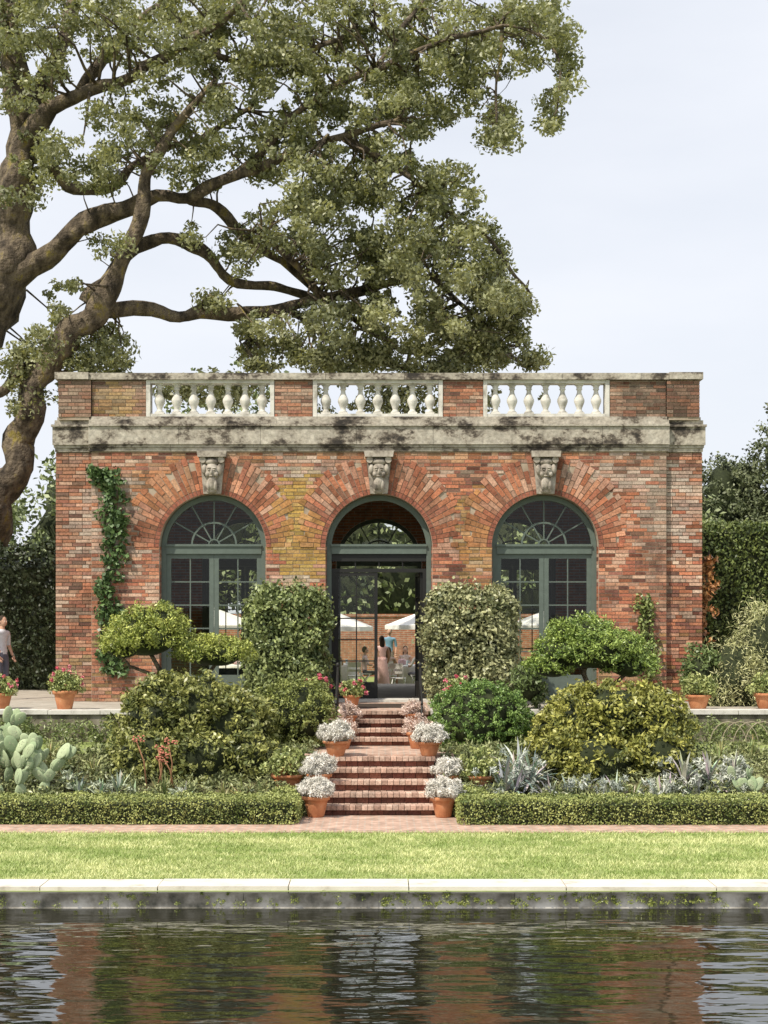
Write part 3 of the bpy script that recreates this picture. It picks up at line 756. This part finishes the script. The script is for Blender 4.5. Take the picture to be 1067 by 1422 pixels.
def rosette(mb,c,n,L,W,ca,cb,e0=75,e1=15,droop=.5,seg=5):
    c=Vector(c)
    for i in range(n):
        az=random.uniform(0,2*math.pi); el=math.radians(random.uniform(e1,e0)); l=L*random.uniform(.6,1.15)
        d=Vector((math.cos(az)*math.cos(el),math.sin(az)*math.cos(el),math.sin(el))); side=Vector((-math.sin(az),math.cos(az),0))
        t_=random.random(); col=tuple((ca[q]*(1-t_)+cb[q]*t_)*random.uniform(.8,1.15) for q in range(3))
        p_=c.copy(); base=len(mb.v)
        for s_ in range(seg+1):
            f=s_/seg; w_=W*(math.sin(math.pi*min(1,.18+f*.82))**.8)*.5*random.uniform(.75,1.2)+.001
            mb.v.append(tuple(p_-side*w_)); mb.v.append(tuple(p_+side*w_))
            d=(d+Vector((0,0,-droop/seg*(.4+f)))).normalized(); p_=p_+d*l/seg
        for s_ in range(seg):
            b=base+2*s_; mb.add((b,b+1,b+3,b+2),col,0,True)
SA,SB=(0.28,0.32,0.27),(0.62,0.65,0.59)
def ros_obj(name,pos,n,L,W,ca,cb,e0=80,e1=15,droop=.5,m=None,soft=0):
    mb=MB()
    for p_ in pos: rosette(mb,p_,n,L*random.uniform(.85,1.15),W,ca,cb,e0,e1,droop)
    if soft:
        e=empty(name); mb.build('leaves',[m or M_silver],e)
        cs_=[];
        for p_ in pos:
            for k in range(soft): cs_.append(tuple(Vector(p_)+Vector((random.gauss(0,L*.35),random.gauss(0,L*.3),random.uniform(.05,L*.75)))))
        v,c=clump_leaves(cs_,np.full(len(cs_),.07),20,.11,.028,ca,cb,1,.2); quads('side_leaves',v,c,M_silver,e)
    else: mb.build(name,[m or M_silver])
def bp_(u,y,dz=0): return ((u-CX)/F*y,y,bankz(y)+dz)
SN='silver_artichoke_plant'
ros_obj(SN,[bp_(715,26.7),bp_(738,26.9,.1),bp_(700,26.6),bp_(722,27,.15)],34,.70,.05,SA,SB,88,5,1.0,soft=10)
ros_obj(SN,[bp_(790,26.6),bp_(855,26.6),bp_(765,26.5),bp_(810,26.7),bp_(840,26.5)],26,.44,.038,SA,SB,88,5,1.0,soft=6)
ros_obj(SN,[bp_(930,26.6),bp_(965,26.6),bp_(1005,26.7),bp_(1035,26.6),bp_(950,26.9,.1),bp_(985,26.9,.1),bp_(1020,27,.1),bp_(915,26.4)],26,.52,.06,(0.30,0.33,0.27),(0.60,0.62,0.54),88,5,1.1,soft=10)
ros_obj(SN,[bp_(110,26.6),bp_(140,26.5),bp_(185,26.4),bp_(165,26.7),bp_(255,26.4),bp_(95,26.9)],26,.36,.042,(0.24,0.29,0.19),(0.52,0.56,0.44),85,5,1.0,soft=6)
ros_obj('agave_plant',[bp_(365,26.5),bp_(340,26.5)],24,.40,.045,(0.15,0.19,0.07),(0.50,0.42,0.18),80,20,.4,M_leaf)
ros_obj('red_bromeliad',[bp_(404,26.9,.28),bp_(392,26.8,.2)],26,.34,.06,(0.50,0.12,0.06),(0.58,0.34,0.16),70,10,.5,M_leaf)
ros_obj('green_agave',[bp_(650,26.9,.1),bp_(672,27,.1)],26,.48,.05,(0.14,0.20,0.08),(0.45,0.48,0.24),80,15,.5,M_leaf)
ros_obj('spiky_grass',[bp_(130,27.4),bp_(230,26.6),bp_(310,26.4),(9.0,30.5,.83),(8.0,30.5,.83),bp_(880,26.5),bp_(1045,28),bp_(90,27.6),bp_(70,28),bp_(1000,27.8),bp_(-10,27.8)],40,.42,.018,(0.14,0.19,0.06),(0.50,0.48,0.2),88,30,.6,M_leaf)
mb=MB()
for u,h_ in ((205,.95),(222,.8),(236,.9),(215,.6),(243,.7)):
    a=Vector(bp_(u,26.7)); b=a+Vector((random.uniform(-.25,.1),0,h_)); m_=a.lerp(b,.6)+Vector((.06,0,0))
    mb.tube([a,m_,b],[.014,.012,.01],6,(0.30,0.15,0.08))
    for q in range(14):
        cc=b+Vector((random.uniform(-.04,.16),random.uniform(-.04,.04),random.uniform(-.03,.06)-q*.004)); mb.ell(cc,(.022,.014,.014),(0.55,0.20,0.14),nu=6,nv=4)
rosette(mb,bp_(220,26.7),22,.35,.05,(0.16,0.20,0.08),(0.40,0.40,0.2))
mb.build('aloe_plant',[M_plain])
def opuntia(name,pos,n,sc=1):
    mb=MB()
    for px_ in pos:
        stack=[(Vector(px_),random.uniform(-.4,.4),0)]
        cnt=0
        while stack and cnt<n:
            b,tilt,lv=stack.pop(0); cnt+=1
            h_=.15*sc*random.uniform(.75,1.2)*(1-.06*lv)
            az=random.uniform(-.9,.9)
            M_=Matrix.Rotation(tilt,3,'Y')@Matrix.Rotation(az,3,'Z')@Matrix.Rotation(random.uniform(-.3,.3),3,'X')
            up=M_@Vector((0,0,1)); c_=b+up*h_*.95
            t_=random.random(); col=(0.26+.18*t_,0.34+.17*t_,0.19+.12*t_)
            mb.ell(c_,(h_*random.uniform(.55,.72),.026*sc,h_),col,M=M_,nu=16,nv=10,nz=.12,nf=5)
            for q in range(14):
                ang=random.uniform(0,6.28);rr=random.uniform(.1,.9)
                pt=c_+M_@Vector((math.cos(ang)*rr*h_*.6,-.028*sc*math.sqrt(max(0,1-rr*rr)),math.sin(ang)*rr*h_)); mb.ell(pt,(.006,.006,.006),(0.5,0.48,0.35),nu=5,nv=3)
            if lv<3:
                for q in range(random.choice((2,2,3))): stack.append((c_+M_@Vector((random.uniform(-.5,.5)*h_*.6,0,h_*.85)),tilt*.6+random.uniform(-.7,.7),lv+1))
    mb.build(name,[M_plain])
opuntia('prickly_pear_cactus',[bp_(0,26.6),bp_(30,26.5),bp_(58,26.6),bp_(-20,26.8),bp_(12,26.9,.1),bp_(40,27.0,.1),bp_(66,26.8),bp_(-5,27.2,.15),bp_(25,27.3,.15)],11,1.1)
opuntia('prickly_pear_cactus',[bp_(1050,26.5),bp_(1075,26.6),bp_(1030,26.4)],6,.8)
mb=MB()
for k in range(4):
    x0=6.2+k*.22; pts=[(x0+.35*(1-math.cos(math.pi*i/10)),30.0,.83+.45*math.sin(math.pi*i/10)) for i in range(11)]
    mb.tube(pts,[.008]*11,6,(0.35,0.3,0.22))
mb.build('garden_hoops',[M_plain])

# ------------------------------------------------------------------ pots
PP=[(.55,0),(.60,.05),(.80,.62),(.86,.80),(1.0,.81),(1.03,.97),(1.0,1.0),(.88,1.0),(.86,.88),(0.0,.86)]
def pot(name,u,d,h=.34,r=.24,kind='white',z=0.0):
    e=empty(name); x=(u-CX)/F*d; zz=z
    h*=random.uniform(.92,1.08); r*=random.uniform(.93,1.07)
    mb=MB(); mb.lathe([(r*a,h*b) for a,b in PP],(x,d,zz),24); mb.build('terracotta_pot',[M_terra],e)
    c_=np.array((x,d,zz+h))
    if kind=='white':
        k=130; dd=unit(k); dd[:,2]=np.abs(dd[:,2])*1.0-.12
        lm=np.array([1+.4*noise.noise(Vector(q*1.8)+Vector((u,d,0))) for q in dd])[:,None]
        cs_=c_+np.array([0,0,.07])+dd*np.array([r*1.15,r*1.15,r*1.05])*lm*RNG.uniform(.8,1.12,(k,1))
        v,c=clump_leaves(cs_,np.full(k,.065),55,.08,.014,(0.52,0.50,0.43),(0.93,0.90,0.84),1,.3); quads('dusty_miller',v,c,M_silver,e)
        mb=MB(); mb.ell((x,d,zz+h+.06),(r*.85,r*.85,r*.6),(.45,.43,.36),nu=14,nv=8,nz=.3,nf=6); mb.build('core',[M_plain],e)
    elif kind=='pink':
        k=60; dd=unit(k); dd[:,2]=np.abs(dd[:,2]); cs_=c_+dd*np.array([r*1.1,r*1.1,r*1.2])*RNG.uniform(.6,1.3,(k,1))
        v,c=clump_leaves(cs_,np.full(k,.07),30,.06,.02,(0.45,0.34,0.26),(0.82,0.66,0.60),1,.3); quads('foliage',v,c,M_silver,e)
    else:
        k=80; dd=unit(k); dd[:,2]=np.abs(dd[:,2]); cs_=c_+dd*np.array([r*1.5,r*1.2,r*1.7])*RNG.uniform(.4,1,(k,1))
        v,c=clump_leaves(cs_,np.full(k,.08),26,.07,.04,(0.12,0.17,0.045),(0.50,0.52,0.20),1,.3); quads('foliage',v,c,M_leaf,e)
        if kind=='flower':
            k=14; dd=unit(k); dd[:,2]=np.abs(dd[:,2]); cs_=c_+dd*np.array([r*1.7,r*1.2,r*2.0])
            v,c=clump_leaves(cs_,np.full(k,.04),26,.045,.035,(0.55,0.06,0.10),(0.75,0.26,0.32),1,.3); quads('flowers',v,c,M_leaf,e)
W_='potted_dusty_miller'
pot(W_,439,25.82,h=.32,r=.235,z=.012); pot(W_,616,25.78,h=.33,r=.225,z=.012)
pot(W_,443,26.70,h=.28,r=.225,z=.335); pot(W_,622,26.85,h=.25,r=.20,z=.335)
pot(W_,467,27.70,h=.27,r=.235,z=.832); pot(W_,596,27.75,h=.27,r=.22,z=.832)
pot('potted_pink_plant',476,29.1,h=.28,r=.19,kind='pink',z=.842); pot('potted_pink_plant',580,29.2,h=.28,r=.20,kind='pink',z=.842)
pot('potted_pink_plant',484,30.35,h=.26,r=.17,kind='pink',z=1.136); pot('potted_pink_plant',575,30.35,h=.26,r=.17,kind='pink',z=1.136)
pot('potted_flowers',489,31.6,h=.28,r=.17,kind='flower',z=1.433); pot('potted_flowers',440,32.0,h=.3,r=.2,kind='flower',z=1.42); pot('potted_flowers',636,32.0,h=.3,r=.2,kind='flower',z=1.42)
pot('potted_plant',400,26.9,h=.26,r=.30,kind='green',z=.33); pot('potted_plant',668,26.9,h=.26,r=.28,kind='green',z=.33)
pot('potted_flowers',90,31.4,h=.38,r=.25,kind='flower',z=1.42); pot('potted_plant',3,31.8,h=.32,r=.22,kind='flower',z=1.42)
pot('potted_plant',970,31.5,h=.32,r=.24,kind='green',z=1.42); pot('potted_plant',1064,31.8,h=.34,r=.24,kind='green',z=1.42)
for sx in (-1,1):
    mb=MB(); x=sx*.80
    mb.tube([(x,31.1,1.43),(x,31.1,2.25)],[.02,.02],8,BLK); mb.tube([(x,29.9,.85),(x,29.9,1.68)],[.02,.02],8,BLK)
    mb.tube([(x,29.7,1.62),(x,29.9,1.70),(x,31.1,2.27),(x,31.3,2.29),(x,31.36,2.2)],[.022]*5,8,BLK); mb.ell((x,31.1,2.31),(.04,.04,.05),BLK)
    mb.build('metal_handrail',[M_paint])
# ------------------------------------------------------------------ vines
def vine(name,pts,w,n,L,ca,cb,y):
    e=empty(name); mb=MB(); P3=[from_px(u,v,y) for u,v in pts]; mb.tube(P3,[.02]*len(P3),6,m=0); mb.build('stem',[M_bark],e)
    cs_=[];rs_=[]
    for k in range(n):
        i=random.randrange(len(P3)-1); p_=P3[i].lerp(P3[i+1],random.random()); s_=random.gauss(0,1)*w
        cs_.append((p_.x+s_,p_.y-abs(random.gauss(0,.05)),p_.z+random.gauss(0,.05))); rs_.append(.12)
    v,c=clump_leaves(cs_,rs_,14,L,L*.65,ca,cb,1.1,.4); v[:,:,1]=np.minimum(v[:,:,1],YF-.01+ (0 if y<34.6 else .6)); quads('foliage',v,c,M_leaf,e)
vine('climbing_vine',[(130,655),(152,668),(158,700),(160,740),(158,780),(150,820),(156,870),(160,940)],.14,170,.13,(0.035,0.07,0.025),(0.14,0.22,0.07),34.45)
vine('climbing_vine',[(905,960),(898,900),(902,860),(896,828)],.10,60,.10,(0.10,0.14,0.04),(0.32,0.36,0.12),34.45)
vine('climbing_vine',[(968,960),(972,880),(980,820),(985,765)],.09,70,.12,(0.25,0.09,0.03),(0.48,0.24,0.09),34.9)

# ------------------------------------------------------------------ people and furniture
SKIN=(0.50,0.30,0.21)
def person(name,loc,yaw,pose='stand',top=(.7,.7,.7),bottom=(.05,.06,.1),hair=(.04,.025,.015),skin=SKIN,dress=False,h=1.7,longhair=False):
    J={'pel':(0,0,.93),'spi':(0,.015,1.12),'che':(0,0,1.32),'nec':(0,.0,1.46),'hd':(0,-.01,1.56)}
    R={'pel':(.135,.10),'spi':(.115,.085),'che':(.135,.095),'nec':(.05,.05),'hd':(.055,.06)}
    Ed=[('pel','spi'),('spi','che'),('che','nec'),('nec','hd')]
    for s,t in ((-1,'L'),(1,'R')):
        J['sh'+t]=(s*.175,0,1.395);J['el'+t]=(s*.225,.03,1.12);J['wr'+t]=(s*.21,-.10,.90)
        J['hp'+t]=(s*.09,0,.88);J['kn'+t]=(s*.10,-.02,.49);J['an'+t]=(s*.10,.03,.085);J['to'+t]=(s*.115,-.12,.035)
        R['sh'+t]=(.058,.058);R['el'+t]=(.040,.040);R['wr'+t]=(.025,.025);R['hp'+t]=(.088,.09);R['kn'+t]=(.056,.056);R['an'+t]=(.036,.036);R['to'+t]=(.034,.026)
        Ed+=[('che','sh'+t),('sh'+t,'el'+t),('el'+t,'wr'+t),('pel','hp'+t),('hp'+t,'kn'+t),('kn'+t,'an'+t),('an'+t,'to'+t)]
    if pose=='sit':
        for k_ in list(J):
            x,y,z=J[k_]
            if k_[:2] not in('kn','an','to'): J[k_]=(x,y,z-.40)
        for s,t in ((-1,'L'),(1,'R')):
            J['kn'+t]=(s*.12,-.42,.50);J['an'+t]=(s*.12,-.38,.085);J['to'+t]=(s*.13,-.53,.035)
            J['el'+t]=(s*.24,-.10,.76);J['wr'+t]=(s*.14,-.33,.74)
    names=list(J); me=bpy.data.meshes.new(name+'_sk')
    me.from_pydata([J[k_] for k_ in names],[(names.index(a),names.index(b)) for a,b in Ed],[])
    o=bpy.data.objects.new('tmp',me); scene.collection.objects.link(o)
    md=o.modifiers.new('Skin','SKIN')
    for i,k_ in enumerate(names):
        sk=me.skin_vertices[0].data[i]; sk.radius=R[k_]; sk.use_root=(k_=='pel')
    o.modifiers.new('S','SUBSURF').levels=2; o.modifiers['S'].render_levels=2
    dg=bpy.context.evaluated_depsgraph_get(); em=bpy.data.meshes.new_from_object(o.evaluated_get(dg))
    mb=MB()
    mb.v=[tuple(v.co) for v in em.vertices]
    def cls(a,b):
        if 'hd' in (a,b): return skin
        if a[:2]=='el' : return skin
        if a[:2]=='sh': return top if not dress else skin
        if a[:2]=='an': return (.03,.02,.02)
        if a[:2] in('hp','kn') or b[:2]=='hp': return bottom if not dress else (top if a[:2]!='kn' else skin)
        return top
    segs_=[(Vector(J[a]),Vector(J[b]),cls(a,b)) for a,b in Ed]
    for f in em.polygons:
        c_=f.center; best=9;col=top
        for a,b,cc in segs_:
            ab=b-a; t_=max(0,min(1,(c_-a).dot(ab)/ab.length_squared)); d_=(c_-(a+ab*t_)).length
            if d_<best: best=d_;col=cc
        mb.add(tuple(f.vertices),col,0,True)
    bpy.data.objects.remove(o); 
    hz=J['hd'][2]+.055; hy=-.015
    mb.ell((0,hy,hz),(.074,.092,.113),skin,nu=18,nv=12)
    mb.ell((0,hy+.018,hz+.018),(.082,.092,.112),hair,nu=16,nv=10)
    mb.ell((0,hy-.045,hz-.02),(.060,.052,.075),skin,nu=14,nv=9)
    mb.ell((0,hy-.098,hz-.012),(.011,.016,.022),skin,nu=8,nv=6); mb.ell((0,hy-.09,hz-.052),(.022,.008,.007),(.40,.13,.11),nu=8,nv=5)
    for s in (-1,1):
        mb.ell((s*.028,hy-.088,hz+.008),(.013,.008,.008),(.8,.8,.78),nu=8,nv=5); mb.ell((s*.028,hy-.095,hz+.008),(.006,.004,.006),(.03,.02,.015),nu=6,nv=4)
        mb.ell((s*.076,hy,hz-.01),(.01,.02,.03),skin,nu=8,nv=6)
        t='L' if s<0 else 'R'; wv=Vector(J['wr'+t]); d=(wv-Vector(J['el'+t])).normalized()
        mb.ell(wv+d*.05,(.035,.022,.045),skin,nu=10,nv=7)
        for q,(ox,ln) in enumerate(((-.028,.062),(-.010,.075),(.010,.070),(.027,.055))):
            p0=wv+d*.08+Vector((ox,0,0)); p1=p0+d*ln*.5; p2=p1+(d+Vector((0,-.6,-.3))).normalized()*ln*.5; mb.tube([p0,p1,p2],[.010,.009,.007],6,skin)
        p0=wv+d*.03+Vector((-s*.03,0,0)); mb.tube([p0,p0+d*.03+Vector((-s*.025,-.01,0)),p0+d*.06+Vector((-s*.03,-.02,0))],[.012,.010,.008],6,skin)
    if longhair:
        mb.ell((0,hy+.06,hz-.10),(.085,.05,.17),hair,nu=12,nv=9)
    if dress and pose=='stand':
        mb.lathe([(.27,.14),(.25,.3),(.215,.6),(.18,.85),(.14,1.02),(.13,1.1)],(0,.01,0),28,top,wave=.0,sy=.8)
    elif dress:
        mb.ell((0,-.18,.50),(.20,.30,.12),top)
    ob=mb.build(name,[M_plain]); sc=h/1.7; ob.scale=(sc,sc,sc); ob.rotation_euler=(0,0,yaw); ob.location=loc
    return ob
def chair(name,loc,yaw):
    mb=MB(); Wt=(.76,.74,.70)
    for s in (-1,1):
        mb.tube([(s*.20,.20,0),(s*.19,-.16,.46)],[.014,.014],8,Wt); mb.tube([(s*.21,-.20,0),(s*.20,.16,.50),(s*.20,.24,.90)],[.014]*3,8,Wt)
    mb.box(-.20,.20,-.20,.19,.45,.48,Wt); mb.box(-.19,.19,.205,.225,.74,.90,Wt); mb.box(-.19,.19,.185,.205,.60,.67,Wt)
    mb.tube([(-.2,.19,.02),(.2,.19,.02)],[.01,.01],6,Wt); mb.tube([(-.2,-.18,.05),(.2,-.18,.05)],[.01,.01],6,Wt)
    o=mb.build(name,[M_paint]); o.location=loc; o.rotation_euler=(0,0,yaw)
def table(name,loc,r=.8):
    mb=MB(); Wt=(.80,.78,.74)
    mb.lathe([(r*1.04,.01),(r*1.02,.3),(r*1.0,.65),(r,.745),(r*.98,.755),(0,.756)],loc,72,Wt,wave=-.035)
    for k in range(5):
        a=k*1.256; mb.lathe([(.035,.757),(.03,.80),(.04,.88),(.038,.9)],(loc[0]+.45*math.cos(a),loc[1]+.45*math.sin(a),loc[2]),10,(.5,.6,.6))
    mb.ell((loc[0],loc[1],loc[2]+.85),(.14,.14,.1),(.65,.45,.45),nz=.5,nf=20)
    mb.build(name,[M_plain])
GZ=1.0
person('woman_in_pink_dress',(.08,46.8,GZ),math.radians(200),'stand',(.85,.55,.50),dress=True,h=1.68,longhair=True)
person('man_in_blue_shirt',(.36,56,GZ),0,'stand',(.20,.36,.48),(.25,.22,.18),h=1.86)
person('man_in_white_shirt',from_px(3,0,35.5).xy.to_3d()+Vector((0,0,1.42)),math.radians(60),'stand',(.55,.55,.58),(.10,.10,.13),h=1.82)
table('banquet_table',(.75,50.6,GZ)); table('banquet_table',(-1.5,52,GZ)); table('banquet_table',(2.9,51.5,GZ)); table('banquet_table',(4.9,50.5,GZ)); table('banquet_table',(-4.5,51,GZ))
def seated(x,y,yaw,**k):
    chair('folding_chair',(x,y,GZ),yaw); person('seated_guest',(x,y+.0,GZ),yaw,'sit',**k)
seated(.30,49.4,math.radians(160),top=(.65,.48,.40),dress=True,hair=(.10,.05,.02),longhair=True)
seated(1.25,49.6,math.radians(215),top=(.75,.72,.68),bottom=(.1,.1,.12))
seated(1.75,50.7,math.radians(280),top=(.70,.68,.66),hair=(.15,.08,.03))
seated(.85,51.8,math.radians(0),top=(.60,.50,.45),dress=True,longhair=True)
seated(-.45,50.9,math.radians(95),top=(.50,.38,.36),bottom=(.05,.05,.06))
seated(-1.4,50.8,math.radians(180),top=(.65,.40,.36),dress=True,longhair=True)
seated(-2.6,52.0,math.radians(90),top=(.7,.7,.7))
seated(1.9,52.3,math.radians(100),top=(.6,.3,.25)); seated(4.0,51.5,math.radians(270),top=(.3,.35,.45))
chair('folding_chair',(.56,47.2,GZ),math.radians(165))
chair('folding_chair',(-.75,48.9,GZ),math.radians(180))
def umbrella(name,x,y,z,r):
    mb=MB(); Wt=(.84,.82,.78)
    mb.tube([(x,y,GZ),(x,y,z+.45)],[.03,.03],8,(.2,.12,.07)); n_=8; top_=Vector((x,y,z+.6))
    for k in range(n_):
        a0=2*math.pi*k/n_;a1=2*math.pi*(k+1)/n_
        p0=Vector((x+r*math.cos(a0),y+r*math.sin(a0),z));p1=Vector((x+r*math.cos(a1),y+r*math.sin(a1),z))
        mb.face([top_,p0,p1],Wt); mb.face([p0,p1,p1-Vector((0,0,.14)),p0-Vector((0,0,.14))],Wt)
        mb.tube([top_-Vector((0,0,.02)),p0-Vector((0,0,.02))],[.012,.01],5,(.2,.12,.07))
    mb.lathe([(.25,.0),(.22,.4)],(x,y,GZ),16,(.2,.2,.2)); mb.build(name,[M_plain])
umbrella('patio_umbrella',1.8,54.5,3.0,1.6); umbrella('patio_umbrella',-1.7,54,2.95,1.5); umbrella('patio_umbrella',5.8,53,3.0,1.6); umbrella('patio_umbrella',-5.5,53,3.0,1.6)
mb=MB(); mb.box(-16,16,61,61.4,1.0,3.3); mb.box(-16.1,16.1,60.95,61.45,3.3,3.4); mb.build('garden_wall',[M_wallbrick])

# ------------------------------------------------------------------ light, sky, camera
el=math.radians(53); sd=Vector((-.72,-.70,0)).normalized()*math.cos(el)+Vector((0,0,math.sin(el)))
L=bpy.data.lights.new('sun','SUN'); L.energy=5.0; L.angle=math.radians(.5); L.color=(1,.92,.79)
lo=bpy.data.objects.new('sun',L); scene.collection.objects.link(lo); lo.rotation_euler=(-sd).to_track_quat('-Z','Y').to_euler()
wd=bpy.data.worlds.new('World'); scene.world=wd; wd.use_nodes=True; nt=wd.node_tree
sk=N(nt,'ShaderNodeTexSky'); sk.sky_type='NISHITA'; sk.sun_disc=False; sk.sun_elevation=el; sk.sun_rotation=math.atan2(sd.x,sd.y)
sk.dust_density=2.0; sk.air_density=1.0
tc=N(nt,'ShaderNodeTexCoord'); mp=N(nt,'ShaderNodeMapping'); mp.inputs['Scale'].default_value=(1.2,1.2,4)
nn=N(nt,'ShaderNodeTexNoise'); nn.inputs['Scale'].default_value=2.2; nn.inputs['Detail'].default_value=6
nt.links.new(tc.outputs['Generated'],mp.inputs[0]); nt.links.new(mp.outputs[0],nn.inputs['Vector'])
rp=ramp(nt,nn.outputs[0],[(.35,.80),(.7,.99)])
cl=mix(nt,sk.outputs[0],(7.5,7.75,8.3),rp.outputs[0])
bg=nt.nodes['Background']; nt.links.new(cl,bg.inputs['Color']); bg.inputs['Strength'].default_value=.125
cam=bpy.data.cameras.new('camera'); co=bpy.data.objects.new('camera',cam); scene.collection.objects.link(co)
co.location=(0,0,E); co.rotation_euler=(math.radians(90),0,0)
cam.sensor_fit='HORIZONTAL'; cam.sensor_width=24; cam.lens=50.0; cam.shift_x=7/1067; cam.shift_y=(HY-711)/1067; cam.clip_end=2000
scene.camera=co
scene.view_settings.view_transform='Standard'; scene.view_settings.look='None'; scene.view_settings.exposure=0
